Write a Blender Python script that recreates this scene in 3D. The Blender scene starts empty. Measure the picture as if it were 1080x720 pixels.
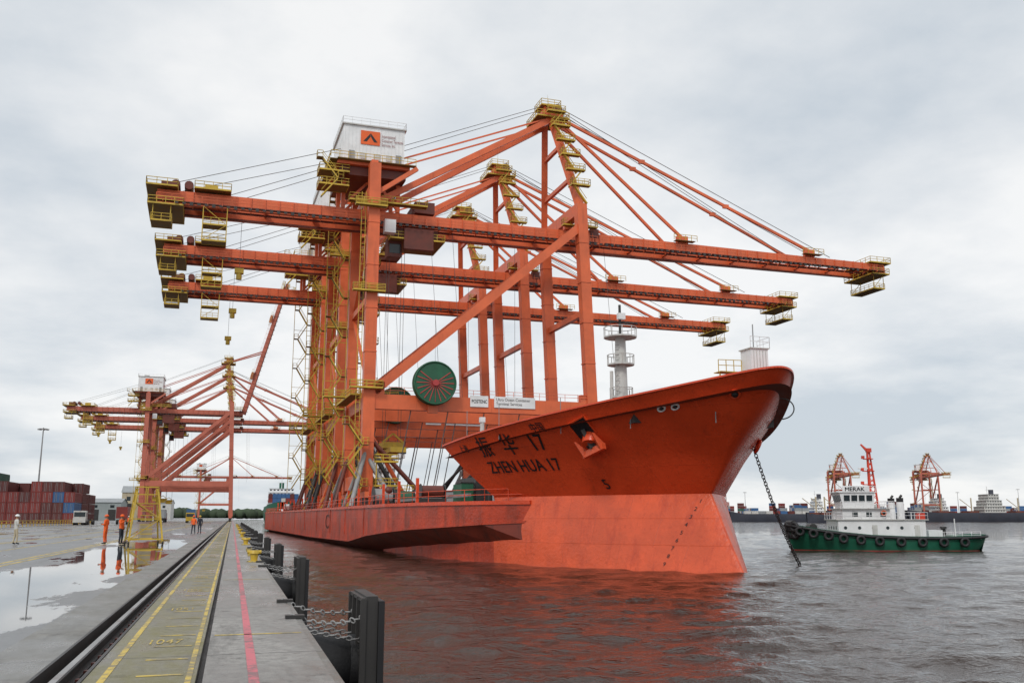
import bpy, math, random
import numpy as np
from mathutils import Vector, Matrix
random.seed(7)
scene = bpy.context.scene
R = math.radians

# ------------------------------------------------------------------ materials
def base_mat(name):
    m = bpy.data.materials.new(name); m.use_nodes = True
    nt = m.node_tree; b = nt.nodes['Principled BSDF']
    return m, nt, b
def noise(nt, vec, scale, detail=4, rough=.55, mapping=None):
    if mapping is not None:
        mp = nt.nodes.new('ShaderNodeMapping'); mp.inputs['Scale'].default_value = mapping
        nt.links.new(vec, mp.inputs['Vector']); vec = mp.outputs['Vector']
    n = nt.nodes.new('ShaderNodeTexNoise'); n.inputs['Scale'].default_value = scale
    n.inputs['Detail'].default_value = detail; n.inputs['Roughness'].default_value = rough
    nt.links.new(vec, n.inputs['Vector'])
    return n.outputs['Fac']
def mrange(nt, val, a, b, c, d):
    n = nt.nodes.new('ShaderNodeMapRange')
    n.inputs['From Min'].default_value = a; n.inputs['From Max'].default_value = b
    n.inputs['To Min'].default_value = c; n.inputs['To Max'].default_value = d
    nt.links.new(val, n.inputs['Value']); return n.outputs['Result']
def mixc(nt, fac, a, b, mode='MIX'):
    n = nt.nodes.new('ShaderNodeMix'); n.data_type = 'RGBA'; n.blend_type = mode
    if not isinstance(fac, (int, float)): nt.links.new(fac, n.inputs[0])
    else: n.inputs[0].default_value = fac
    for x, i in ((a, 6), (b, 7)):
        if isinstance(x, tuple): n.inputs[i].default_value = (x[0], x[1], x[2], 1)
        else: nt.links.new(x, n.inputs[i])
    return n.outputs[2]
def mth(nt, op, a, b=None, c=None):
    n = nt.nodes.new('ShaderNodeMath'); n.operation = op
    for i, x in enumerate((a, b, c)):
        if x is None: continue
        if isinstance(x, (int, float)): n.inputs[i].default_value = x
        else: nt.links.new(x, n.inputs[i])
    return n.outputs[0]
def paint(name, col, rough=.5, var=.25, scale=.4, rust=0., rustcol=(.10, .035, .015), metal=0., bump=0., streak=(1.2, 1.2, .12), plates=False, pits=0.):
    m, nt, b = base_mat(name)
    tc = nt.nodes.new('ShaderNodeTexCoord'); o = tc.outputs['Object']
    n1 = noise(nt, o, scale, 6, .6)
    c = mixc(nt, mrange(nt, n1, .3, .7, 0, 1), tuple(x*(1-var) for x in col), tuple(min(1, x*(1+var*.6)) for x in col))
    if rust > 0:
        n2 = noise(nt, o, 1.0, 5, .65, streak)
        c = mixc(nt, mrange(nt, n2, .62-.12*rust, .80-.1*rust, 0, min(1, .35+.5*rust)), c, rustcol)
    if pits > 0:
        n5 = noise(nt, o, 2.6, 6, .8)
        c = mixc(nt, mrange(nt, n5, .56, .66, 0, pits), c, rustcol)
    hgt = None
    if plates:
        sp = nt.nodes.new('ShaderNodeSeparateXYZ'); nt.links.new(o, sp.inputs[0])
        cb = nt.nodes.new('ShaderNodeCombineXYZ'); nt.links.new(sp.outputs['Y'], cb.inputs[0]); nt.links.new(sp.outputs['Z'], cb.inputs[1])
        br = nt.nodes.new('ShaderNodeTexBrick'); br.inputs['Scale'].default_value = 1; br.inputs['Brick Width'].default_value = 5.2; br.inputs['Row Height'].default_value = 2.05
        br.inputs['Mortar Size'].default_value = .03; br.inputs['Mortar Smooth'].default_value = .6
        br.inputs['Color1'].default_value = (1, 1, 1, 1); br.inputs['Color2'].default_value = (.93, .93, .93, 1); br.inputs['Mortar'].default_value = (.8, .74, .7, 1)
        nt.links.new(cb.outputs[0], br.inputs['Vector']); c = mixc(nt, .8, c, br.outputs['Color'], 'MULTIPLY'); hgt = br.outputs['Fac']
    nt.links.new(c, b.inputs['Base Color'])
    b.inputs['Metallic'].default_value = metal
    nt.links.new(mrange(nt, n1, .3, .7, max(.05, rough-.1), min(1, rough+.12)), b.inputs['Roughness'])
    if bump > 0:
        n3 = noise(nt, o, scale*12, 4, .6)
        if hgt is not None: n3 = mth(nt, 'ADD', mth(nt, 'MULTIPLY', hgt, .4), mth(nt, 'ADD', n3, noise(nt, o, .7, 2, .5)))
        bp = nt.nodes.new('ShaderNodeBump'); bp.inputs['Strength'].default_value = bump; bp.inputs['Distance'].default_value = .12 if plates else .05
        nt.links.new(n3, bp.inputs['Height']); nt.links.new(bp.outputs['Normal'], b.inputs['Normal'])
    return m

M = {}
M['orange'] = paint('crane_orange_paint', (.72, .145, .05), .42, .22, .25, .35, (.30, .06, .025))
M['orange2'] = paint('hazed_crane_orange_paint', (.50, .14, .09), .55, .2, .25, .4, (.25, .09, .06))  # greyer crane orange for far cranes, distance haze mixed into the colour
M['yellow'] = paint('walkway_yellow_paint', (.56, .38, .04), .5, .3, .6, .3, (.16, .09, .03))
M['grate'] = paint('walkway_grating', (.20, .13, .035), .6, .3, .6, .3, (.06, .04, .02))
M['white'] = paint('white_paint', (.78, .79, .80), .5, .12, .5, .15, (.4, .33, .25))
M['whited'] = paint('weathered_white_paint', (.55, .55, .53), .55, .2, .8, .5, (.28, .16, .09))
M['dark'] = paint('dark_steel', (.035, .033, .032), .5, .3, .8)
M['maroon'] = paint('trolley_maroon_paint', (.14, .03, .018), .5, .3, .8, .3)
M['grey'] = paint('grey_steel', (.28, .28, .28), .5, .3, .7, .5)
M['green'] = paint('reel_green_paint', (.015, .10, .05), .5, .3, .6)
M['redspoke'] = paint('reel_red_paint', (.45, .05, .05), .5, .2, .6)
M['rope'] = paint('wire_rope', (.10, .09, .085), .6, .2, 1)
M['hull'] = paint('hull_red_paint', (.72, .072, .018), .26, .2, .18, .4, (.33, .035, .013), streak=(.9, .9, .07), bump=.3, plates=True, pits=.4)
M['boot'] = paint('boot_top_faded_red_paint', (.76, .108, .034), .38, .22, .3, .85, (.46, .05, .018), streak=(.8, .8, .16), bump=.4, plates=True, pits=.55)
M['spon'] = paint('hull_side_rusty_paint', (.56, .06, .02), .42, .35, .3, .95, (.15, .03, .015), streak=(.5, .5, .12), bump=.4, plates=True, pits=.65)
M['under'] = paint('shaded_underside_paint', (.20, .028, .012), .5, .35, .3, .9, (.06, .018, .012))  # darkened hull-side red: the shade under the sponsons is put into the colour
M['deck'] = paint('deck_paint', (.16, .05, .035), .6, .3, .4, .4)
M['black'] = paint('black_paint', (.012, .012, .014), .45, .2, 1)
M['rubber'] = paint('fender_rubber', (.018, .018, .02), .6, .3, 2, bump=.2)
M['glass'] = paint('window_glass', (.02, .03, .035), .1, .1, 1)
M['tugreen'] = paint('tug_green_paint', (.012, .12, .07), .4, .25, .6, .35, (.05, .05, .03))
M['tugred'] = paint('mast_red_paint', (.62, .06, .03), .5, .2, .6)
M['logo'] = paint('logo_orange_paint', (.75, .12, .02), .5, .1, .6)
M['skin'] = paint('skin', (.32, .17, .10), .6, .1, 4)
M['hivis'] = paint('hi_vis_orange_cloth', (.85, .13, .02), .8, .15, 6)
M['navy'] = paint('dark_trousers', (.03, .035, .05), .85, .2, 6)
M['wcloth'] = paint('white_cloth', (.55, .55, .52), .85, .15, 6)
M['reflect'] = paint('reflective_tape', (.7, .72, .6), .4, .1, 6)
M['beige'] = paint('beige_paint', (.50, .43, .30), .6, .15, .2, .3)
M['blue'] = paint('blue_container_paint', (.04, .12, .28), .5, .2, .2, .3)
M['cred'] = paint('red_container_paint', (.22, .03, .025), .55, .25, .2, .4)
M['cmar'] = paint('maroon_container_paint', (.12, .028, .025), .55, .25, .2, .4)
M['cgry'] = paint('grey_container_paint', (.30, .32, .33), .55, .2, .2, .4)
M['cgrn'] = paint('green_container_paint', (.03, .10, .07), .55, .2, .2, .4)
M['seahull'] = paint('distant_hull_paint', (.05, .055, .075), .6, .2, .1, .3)
M['shed'] = paint('shed_cladding', (.30, .34, .34), .6, .2, .1, .2)
M['treeline'] = paint('distant_foliage', (.05, .075, .04), .9, .4, .05)

def concrete(name, col, moss=None, joint=6.0):
    m, nt, b = base_mat(name)
    tc = nt.nodes.new('ShaderNodeTexCoord'); o = tc.outputs['Object']
    n1 = noise(nt, o, .5, 8, .65, (1, .5, 1)); n2 = noise(nt, o, 9, 5, .6); n4 = noise(nt, o, 45, 3, .6)
    c = mixc(nt, mrange(nt, n1, .38, .62, 0, 1), tuple(x*.5 for x in col), tuple(x*1.15 for x in col))
    c = mixc(nt, mrange(nt, n2, .4, .66, 0, .6), c, tuple(x*.5 for x in col))
    c = mixc(nt, mrange(nt, n4, .52, .7, 0, .5), c, tuple(x*.35 for x in col))
    st = noise(nt, o, 2.2, 5, .7, (1, .12, 1)); c = mixc(nt, mrange(nt, st, .53, .66, 0, .6), c, tuple(x*.4 for x in col))
    sp2 = noise(nt, o, 2.0, 6, .75); c = mixc(nt, mrange(nt, sp2, .60, .65, 0, .7), c, tuple(x*.28 for x in col))
    if moss:
        n3 = noise(nt, o, 1.6, 6, .7, (1, .4, 1))
        c = mixc(nt, mrange(nt, n3, .42, .62, 0, .75), c, moss)
    sp = nt.nodes.new('ShaderNodeSeparateXYZ'); nt.links.new(o, sp.inputs[0])
    fr = mth(nt, 'FRACT', mth(nt, 'DIVIDE', sp.outputs['Y'], joint))
    c = mixc(nt, mth(nt, 'LESS_THAN', fr, .03/joint), c, (.03, .03, .028))
    nt.links.new(c, b.inputs['Base Color'])
    nt.links.new(mrange(nt, n1, .38, .62, .2, .7), b.inputs['Roughness'])
    bp = nt.nodes.new('ShaderNodeBump'); bp.inputs['Strength'].default_value = .5; bp.inputs['Distance'].default_value = .01
    nt.links.new(mth(nt, 'ADD', n4, n2), bp.inputs['Height']); nt.links.new(bp.outputs['Normal'], b.inputs['Normal'])
    return m
M['conc'] = concrete('quay_concrete', (.30, .29, .275))
M['lane'] = concrete('quay_mossy_concrete', (.25, .235, .18), (.17, .155, .05))
M['conc2'] = concrete('old_quay_concrete', (.26, .255, .24), (.15, .14, .12), 12)

def worn(name, col, thr=.42):
    m, nt, b = base_mat(name)
    tc = nt.nodes.new('ShaderNodeTexCoord'); o = tc.outputs['Object']
    n = noise(nt, o, 6, 9, .8); n2 = noise(nt, o, .8, 3, .6)
    f = mth(nt, 'ADD', n, mth(nt, 'MULTIPLY', mth(nt, 'SUBTRACT', n2, .5), .5))
    c = mixc(nt, mrange(nt, f, thr, thr+.1, 0, 1), tuple(.25*x+.10 for x in col), col)
    nt.links.new(c, b.inputs['Base Color']); b.inputs['Roughness'].default_value = .6
    return m
M['ypaint'] = worn('worn_yellow_marking', (.60, .44, .08), .44)
M['pink'] = worn('worn_pink_marking', (.58, .15, .18), .42)

def asphalt():
    m, nt, b = base_mat('wet_apron_paving')
    tc = nt.nodes.new('ShaderNodeTexCoord'); o = tc.outputs['Object']
    sp = nt.nodes.new('ShaderNodeSeparateXYZ'); nt.links.new(o, sp.inputs[0])
    n1 = noise(nt, o, .16, 7, .6, (1, .35, 1)); n2 = noise(nt, o, 6, 6, .7); n3 = noise(nt, o, .5, 7, .62, (1, .3, 1))
    c = mixc(nt, mrange(nt, n1, .38, .62, 0, 1), (.10, .102, .106), (.22, .22, .22))
    c = mixc(nt, mrange(nt, n2, .4, .7, 0, .5), c, (.075, .075, .077))
    tk = noise(nt, o, .9, 4, .6, (1, .05, 1)); c = mixc(nt, mrange(nt, tk, .55, .68, 0, .5), c, (.055, .055, .055))
    d = mth(nt, 'ABSOLUTE', mth(nt, 'ADD', sp.outputs['X'], 4.6))
    d = mth(nt, 'SUBTRACT', 1.0, mth(nt, 'DIVIDE', d, 2.6))
    y1 = mrange(nt, sp.outputs['Y'], 62, 78, 1, 0)
    w = mth(nt, 'MULTIPLY_ADD', mth(nt, 'MULTIPLY', d, y1), .36, n3)
    w2 = mth(nt, 'MAXIMUM', mrange(nt, w, .575, .60, 0, 1), mrange(nt, n3, .59, .63, 0, 1))
    c = mixc(nt, w2, c, (.05, .052, .055))
    nt.links.new(c, b.inputs['Base Color'])
    rr = mrange(nt, n1, .38, .62, .22, .5)
    mr = nt.nodes.new('ShaderNodeMix'); mr.data_type = 'FLOAT'
    nt.links.new(w2, mr.inputs[0]); nt.links.new(rr, mr.inputs[2]); mr.inputs[3].default_value = .02
    nt.links.new(mr.outputs[0], b.inputs['Roughness'])
    bp = nt.nodes.new('ShaderNodeBump'); bp.inputs['Distance'].default_value = .012
    nt.links.new(mth(nt, 'MULTIPLY', mth(nt, 'SUBTRACT', 1.0, w2), .5), bp.inputs['Strength'])
    nt.links.new(n2, bp.inputs['Height']); nt.links.new(bp.outputs['Normal'], b.inputs['Normal'])
    return m
M['asphalt'] = asphalt()

def water():
    m, nt, b = base_mat('harbour_water')
    tc = nt.nodes.new('ShaderNodeTexCoord'); o = tc.outputs['Object']
    b.inputs['Base Color'].default_value = (.032, .017, .010, 1)
    b.inputs['Roughness'].default_value = .05; b.inputs['IOR'].default_value = 1.333
    c = noise(nt, o, 1.6, 4, .6, (1, 1.2, 1)); d = noise(nt, o, 6, 4, .6)
    h = mth(nt, 'ADD', mth(nt, 'MULTIPLY', c, .5), mth(nt, 'MULTIPLY', d, .12))
    bp = nt.nodes.new('ShaderNodeBump'); bp.inputs['Strength'].default_value = 1; bp.inputs['Distance'].default_value = .24
    nt.links.new(h, bp.inputs['Height']); nt.links.new(bp.outputs['Normal'], b.inputs['Normal'])
    return m
M['water'] = water()

# ------------------------------------------------------------------ mesh builder
class MB:
    def __init__(s): s.v = []; s.f = []; s.m = []; s.sm = []; s.mats = []
    def mi(s, mat):
        if mat not in s.mats: s.mats.append(mat)
        return s.mats.index(mat)
    def add(s, vs, fs, mat, smooth=False):
        o = len(s.v); i = s.mi(mat)
        s.v.extend([tuple(v) for v in vs])
        for f in fs:
            s.f.append(tuple(o+k for k in f)); s.m.append(i); s.sm.append(smooth)
    def box(s, c, d, mat, rz=0):
        x, y, z = d[0]/2, d[1]/2, d[2]/2
        vs = [(-x,-y,-z),(x,-y,-z),(x,y,-z),(-x,y,-z),(-x,-y,z),(x,-y,z),(x,y,z),(-x,y,z)]
        cs, sn = math.cos(rz), math.sin(rz)
        vs = [(c[0]+a*cs-b*sn, c[1]+a*sn+b*cs, c[2]+e) for a, b, e in vs]
        s.add(vs, [(0,3,2,1),(4,5,6,7),(0,1,5,4),(1,2,6,5),(2,3,7,6),(3,0,4,7)], mat)
    def bx(s, x0, x1, y0, y1, z0, z1, mat):
        s.box(((x0+x1)/2, (y0+y1)/2, (z0+z1)/2), (x1-x0, y1-y0, z1-z0), mat)
    def frame(s, p0, p1):
        p0 = Vector(p0); p1 = Vector(p1); d = (p1-p0).normalized()
        if abs(d.z) > .97: side = Vector((1, 0, 0))
        else: side = d.cross(Vector((0, 0, 1))).normalized()
        side = (side - d*side.dot(d)).normalized()
        up = side.cross(d).normalized()
        return p0, p1, side, up
    def beam(s, p0, p1, w, h, mat, w1=None, h1=None):
        p0, p1, sd, up = s.frame(p0, p1); w1 = w1 or w; h1 = h1 or h
        vs = []
        for p, a, b in ((p0, w/2, h/2), (p1, w1/2, h1/2)):
            vs += [p-sd*a-up*b, p+sd*a-up*b, p+sd*a+up*b, p-sd*a+up*b]
        s.add(vs, [(0,1,2,3),(7,6,5,4),(0,4,5,1),(1,5,6,2),(2,6,7,3),(3,7,4,0)], mat)
    def tube(s, p0, p1, r, mat, r1=None, n=8, smooth=True):
        p0, p1, sd, up = s.frame(p0, p1); r1 = r if r1 is None else r1
        vs = []
        for p, a in ((p0, r), (p1, r1)):
            for k in range(n):
                t = 2*math.pi*k/n; vs.append(p+sd*(a*math.cos(t))+up*(a*math.sin(t)))
        s.add(vs, [(k, (k+1) % n, n+(k+1) % n, n+k) for k in range(n)], mat, smooth)
        s.add(vs, [tuple(range(n))[::-1], tuple(range(n, 2*n))], mat)
    def torus(s, c, axis, Rr, r, mat, n=14, k=6, sx=1., sdir=None):
        c = Vector(c); ax = Vector(axis).normalized()
        t = Vector(sdir).normalized() if sdir is not None else (Vector((0, 0, 1)) if abs(ax.z) < .9 else Vector((1, 0, 0)))
        t = (t-ax*t.dot(ax)).normalized(); b = ax.cross(t)
        vs = []; fs = []
        for i in range(n):
            a = 2*math.pi*i/n; dr = t*(math.cos(a))+b*math.sin(a)
            ctr = c+t*(math.cos(a)*Rr*sx)+b*(math.sin(a)*Rr)
            for j in range(k):
                q = 2*math.pi*j/k; vs.append(ctr+dr*(r*math.cos(q))+ax*(r*math.sin(q)))
                fs.append((i*k+j, ((i+1) % n)*k+j, ((i+1) % n)*k+(j+1) % k, i*k+(j+1) % k))
        s.add(vs, fs, mat, True)
    def sphere(s, c, r, mat, n=10, m=7, sc=(1,1,1), zmin=-1):
        vs = []; fs = []
        for i in range(m+1):
            ph = math.pi*i/m
            for j in range(n):
                th = 2*math.pi*j/n
                z = max(math.cos(ph), zmin)
                vs.append((c[0]+r*sc[0]*math.sin(ph)*math.cos(th), c[1]+r*sc[1]*math.sin(ph)*math.sin(th), c[2]+r*sc[2]*z))
        for i in range(m):
            for j in range(n): fs.append((i*n+j, (i+1)*n+j, (i+1)*n+(j+1) % n, i*n+(j+1) % n))
        s.add(vs, fs, mat, True)
    def grid(s, rows, mat, smooth=True, flip=False):
        nr = len(rows); nc = len(rows[0]); vs = [p for r in rows for p in r]; fs = []
        for i in range(nr-1):
            for j in range(nc-1):
                f = (i*nc+j, i*nc+j+1, (i+1)*nc+j+1, (i+1)*nc+j); fs.append(f[::-1] if flip else f)
        s.add(vs, fs, mat, smooth)
    def rail(s, pts, mat, h=1.1, sp=2., t=.07):
        for a, b in zip(pts[:-1], pts[1:]):
            a = Vector(a); b = Vector(b); L = (b-a).length; n = max(1, int(L/sp))
            for k in range(n+1):
                p = a.lerp(b, k/n); s.beam(p, p+Vector((0, 0, h)), t, t, mat)
            for q in (h, h*.55): s.beam(a+Vector((0,0,q)), b+Vector((0,0,q)), t, t, mat)
    def stairs(s, x0, x1, y, z0, z1, rise, mat, wy=.9):
        n = max(1, int((z1-z0)/rise)); dz = (z1-z0)/n
        for k in range(n):
            a, b = (x0, x1) if k % 2 == 0 else (x1, x0); z = z0+k*dz
            for yy in (y-wy/2, y+wy/2):
                s.beam((a, yy, z), (b, yy, z+dz), .08, .2, mat)
                s.beam((a, yy, z+1.1), (b, yy, z+dz+1.1), .06, .06, mat)
            s.beam((a, y, z), (b, y, z+dz), wy, .06, M['grate'])
            sg = 1 if b > a else -1
            s.box((b+sg*.4, y, z+dz), (1.0, wy+.5, .1), M['grate'])
            s.rail([(b+sg*.85, y-wy/2-.2, z+dz), (b+sg*.85, y+wy/2+.2, z+dz)], mat, sp=1)
            s.rail([(b, y-wy/2-.2, z+dz), (b+sg*.85, y-wy/2-.2, z+dz)], mat, sp=1)
    def deckp(s, x0, x1, y0, y1, z, mat, sp=1.4, t=.08, h=1.1):
        s.bx(x0, x1, y0, y1, z-.07, z+.07, M['grate'])
        for y in (y0, y1): s.beam((x0, y, z), (x1, y, z), .1, .26, mat)
        for x in (x0, x1): s.beam((x, y0, z), (x, y1, z), .1, .26, mat)
        s.rail([(x0, y0, z), (x1, y0, z), (x1, y1, z), (x0, y1, z), (x0, y0, z)], mat, h, sp, t)
    def xf(s, i0, mt):
        for i in range(i0, len(s.v)): s.v[i] = tuple(mt @ Vector(s.v[i]))
    def mesh(s, name):
        me = bpy.data.meshes.new(name); me.from_pydata(s.v, [], s.f)
        for m in s.mats: me.materials.append(m)
        me.polygons.foreach_set('material_index', s.m); me.polygons.foreach_set('use_smooth', s.sm)
        me.update(); return me
    def make(s, name, parent=None, loc=(0,0,0), rz=0):
        return place(s.mesh(name), name, parent, loc, rz)
def place(me, name, parent=None, loc=(0,0,0), rz=0, sc=1):
    o = bpy.data.objects.new(name, me); scene.collection.objects.link(o)
    o.location = loc; o.rotation_euler = (0, 0, rz); o.scale = (sc, sc, sc)
    if parent: o.parent = parent
    return o
def empty(name, loc=(0,0,0), rz=0, parent=None, sc=1):
    return place(None, name, parent, loc, rz, sc)
def text_geo(body, size=1.):
    cu = bpy.data.curves.new('t', 'FONT'); cu.body = body; cu.size = size; cu.resolution_u = 3
    o = bpy.data.objects.new('t', cu); scene.collection.objects.link(o)
    dg = bpy.context.evaluated_depsgraph_get(); me = bpy.data.meshes.new_from_object(o.evaluated_get(dg))
    vs = [tuple(v.co) for v in me.vertices]; fs = [tuple(p.vertices) for p in me.polygons]
    bpy.data.objects.remove(o); bpy.data.meshes.remove(me); bpy.data.curves.remove(cu)
    return vs, fs
def add_text(mb, body, size, fn, mat, bold=0.):
    vs, fs = text_geo(body, size)
    if not vs: return
    mb.add([fn(x, y) for x, y, z in vs], fs, mat)
    if bold: mb.add([fn(x+bold, y+bold*.5) for x, y, z in vs], fs, mat)

# ------------------------------------------------------------------ cranes
def crane_meshes(tag, g=37., raised=False, near=True, OR=None):
    OR = OR or M['orange']; Y = M['yellow']; out = []
    f = MB(); AZ = 71.6
    tip = g+68; hx = g+4.
    for y in (-9., 9.):
        f.beam((0, y, 2.4), (0, y, 55), 1.8, 1.7, OR)
        f.beam((g+1, y, 2.4), (g-1, y, 52), 1.8, 1.7, OR)
        f.beam((0, y, 16.2), (g+.4, y, 16.2), 1.3, 2.3, OR)
        f.beam((.8, y, 17.8), (g-1.2, y, 47.9), 1.2, 1.4, OR)
        f.box((1.3, y, 17.2), (2.2, 1.2, 4.2), OR); f.box((g-.6, y, 16.8), (2.0, 1.2, 3.6), OR)
        f.beam((0, y, 49.8), (7, y, 55), .6, .7, OR)
        f.beam((g-1, y, 51.5), (g-3.5, y*.18, AZ-.5), 1.15, 1.15, OR)
        f.beam((g-3.6, y*.2, AZ-1.2), (1.2, y*.42, 50.3), .8, 1.0, OR)
        for z in (10., 24, 31, 38, 45):
            f.box((0, y, z), (1.95, 1.85, .18), OR); f.box((g+1-2*z/52., y, z), (1.95, 1.85, .18), OR)
        for x in (0, g+.8):
            f.box((x, y, 1.9), (1.2, 5.6, .9), OR)
            for q in (-2.1, -.7, .7, 2.1): f.tube((x-.45, y+q, .42), (x+.45, y+q, .42), .42, M['dark'], n=12)
            for q in (-1.4, 1.4): f.box((x, y+q, 1.05), (1.0, 2.2, .8), M['dark'])
    for x, z, w, h in ((0, 4, 1.5, 2.2), (g+.7, 4, 1.5, 2.2), (0, 16.2, 1.1, 1.9), (g+.4, 16.2, 1.1, 1.9), (0, 50.8, 1.3, 1.9),
                       (g-1, 51.2, 1.4, 2.1), (0, 55.2, 1.1, 1.1), (0, 33, .8, 1.), (g-.2, 33, .8, 1.)):
        f.beam((x, -9, z), (x, 9, z), w, h, OR)
    for a, b in (((0, -9, 18), (0, 9, 33)), ((0, 9, 33), (0, -9, 49))): f.beam(a, b, .5, .5, OR)
    for z in (57.5, 64.5):
        t = (z-51.5)/(AZ-52); f.beam((g-1-2.5*t, -9+7.4*t, z), (g-1-2.5*t, 9-7.4*t, z), .6, .7, OR)
    f.box((g-3.5, 0, AZ-.4), (4.0, 5.0, .9), OR); f.box((g-3.5, 0, AZ+.8), (2.2, 2.4, 1.6), OR)
    for yy in (-1.6, -.8, .8, 1.6): f.tube((g-2.2, yy-.15, AZ+1.2), (g-2.2, yy+.15, AZ+1.2), .95, M['maroon'], n=14)
    for y in (-3., 3.):
        f.beam((-33, y, 47.9), (hx, y, 47.9), .9, 2.1, OR)
        f.box((0, y, 49.6), (1.4, 1, 1.4), OR); f.box((g-1, y, 49.8), (1.4, 1, 1.2), OR)
        f.beam((-32, y*.6, 46.7), (hx, y*.6, 46.7), .3, .3, M['maroon'])
    for k in range(10): f.beam((-32+k*7.9, -3, 48.4), (-32+k*7.9, 3, 48.4), .5, .9, OR)
    for x in np.arange(-32, hx, 2.2): f.box((x, -3.55, 47.9), (.1, .22, 2.0), OR)
    out.append(('portal_frame', f.mesh(tag+'_portal_frame')))
    b = MB()
    for y in (-3., 3.):
        b.beam((hx+.2, y, 47.9), (tip-2, y, 47.9), .85, 1.95, OR, .85, 1.4)
        b.box((g+22, y, 49.5), (2.2, .8, 1.4), OR); b.box((g+50, y, 49.5), (2.2, .8, 1.4), OR)
        b.beam((hx, y*.6, 46.9), (tip-2, y*.6, 46.9), .3, .3, M['maroon'])
        b.box((hx, y, 48.9), (1.6, 1.2, 1.6), M['maroon'])
    for k in range(9): b.beam((hx+2+k*7.4, -3, 48), (hx+2+k*7.4, 3, 48), .45, .8, OR)
    for x in np.arange(hx+1, tip-3, 2.2): b.box((x, -3.52, 47.9), (.1, .2, 1.5), OR)
    b.box(((hx+tip)/2, -4.5, 46.8), (tip-hx-3, .9, .1), M['maroon'])
    b.rail([(hx+1, -4.95, 46.8), (tip-2, -4.95, 46.8)], OR, sp=2.2, t=.07)
    for x in np.arange(hx+1, tip-2, 2.2): b.beam((x, -3.3, 46.3), (x, -5, 46.7), .12, .2, OR)
    b.rail([(hx+1, 3.4, 48.9), (tip-3, 3.4, 48.6)], OR, sp=2.4, t=.06)
    b.deckp(tip-4.6, tip+.3, -4.4, 4.4, 48.7, Y, 1.3); b.deckp(tip-4.2, tip-.2, -4.4, 4.4, 46.4, Y, 1.3)
    b.box((tip-1, 0, 47.5), (1.4, 6.6, 1.5), OR)
    for y in (-3.4, 3.4):
        b.beam((tip-3.3, y, 46.3), (tip-3.3, y, 43.6), .1, .1, Y); b.beam((tip-1, y, 46.3), (tip-1, y, 43.6), .1, .1, Y)
        b.beam((tip-3.3, y, 43.7), (tip-1, y, 46.3), .09, .09, Y)
    b.deckp(tip-3.5, tip-.8, -3.5, 3.5, 43.6, Y, 1.2, .07, 1.0)
    for x in (g+22, g+50):
        b.box((x, -4, 49.0), (4, 1.2, .1), M['grate']); b.rail([(x-2.4, -4.5, 49.0), (x+2.4, -4.5, 49.0)], Y, sp=1.2, t=.08)
        b.rail([(x-2.4, 3.6, 49.0), (x+2.4, 3.6, 49.0)], Y, sp=1.2, t=.08)
    if raised: b.xf(0, Matrix.Translation((hx, 0, 48)) @ Matrix.Rotation(-R(75), 4, 'Y') @ Matrix.Translation((-hx, 0, -48)))
    out.append(('boom', b.mesh(tag+'_boom')))
    r = MB()
    for y in (-1., 1.):
        if not raised:
            r.beam((g-2.8, y*1.4, AZ), (g+50, y*3, 50), .4, .5, OR); r.beam((g-2.8, y*1.4, AZ-.2), (g+22, y*3, 50), .4, .5, OR)
            for t in (.33, .66): r.box(Vector((g-2.8, y*1.4, AZ)).lerp(Vector((g+50, y*3, 50)), t), (1.2, .45, .75), OR)
            r.beam((g-2, y, AZ+2), (tip-12, y*1.5, 49.6), .09, .09, M['rope']); r.beam((g-2, y*.4, AZ+2), (tip-22, y*.5, 49.6), .08, .08, M['rope'])
        else:
            r.beam((g-2.8, y*1.4, AZ), (g+12, y*3, 77), .4, .5, OR); r.beam((g+12, y*3, 77), (g+9.5, y*3, 68), .4, .5, OR)
        r.beam((g-4.5, y, AZ+1.8), (-22, y*2, 49.6), .08, .08, M['rope'])
        r.beam((-3, y*3, 60), (-31, y*2.4, 50.4), .08, .08, M['rope'])
        r.beam((g-4, y*2, AZ-1), (-2, y*2, 56), .22, .26, OR)
    out.append(('stays_and_ropes', r.mesh(tag+'_stays')))
    h = MB(); W = M['white']; x0, x1, z0, z1 = -4.8, 5.4, 56.0, 62.6
    h.bx(x0, x1, -6, 6, z0, z1, W); h.bx(x0-.3, x1+.3, -6.3, 6.3, z1, z1+.22, M['whited'])
    for x in np.arange(x0+.2, x1, .6): h.box((x, -6.03, (z0+z1)/2), (.06, .05, z1-z0-.3), W)
    for y in np.arange(-5.8, 6, .6): h.box((x0-.03, y, (z0+z1)/2), (.05, .06, z1-z0-.3), W)
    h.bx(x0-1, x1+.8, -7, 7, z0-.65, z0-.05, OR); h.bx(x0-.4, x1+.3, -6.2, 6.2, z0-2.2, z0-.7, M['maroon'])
    h.bx(-2.0, 1.2, -6.14, -6.08, z0+3.4, z0+5.8, M['logo'])
    lz = z0+3.9
    h.add([(-1.6, -6.16, lz), (-.4, -6.16, lz+1.5), (-.4, -6.16, lz+.9), (-1.0, -6.16, lz)], [(0, 3, 2, 1)], M['black'])
    h.add([(.8, -6.16, lz), (-.35, -6.16, lz+1.5), (-.35, -6.16, lz+.9), (.2, -6.16, lz)], [(0, 1, 2, 3)], M['black'])
    add_text(h, "International\nContainer Terminal\nServices, Inc.", 1.0, lambda x, y: (1.5+x*.45, -6.15, z0+4.9+y*.75), M['cred'])
    for x in (-3.4, 4.4): h.bx(x-.45, x+.45, -6.12, -6.08, z0+.05, z0+2.1, M['grey'])
    for x in (-1.5, .8, 2.8): h.bx(x-.5, x+.5, -6.14, -6.09, z0+.9, z0+1.9, M['whited'])
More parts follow.
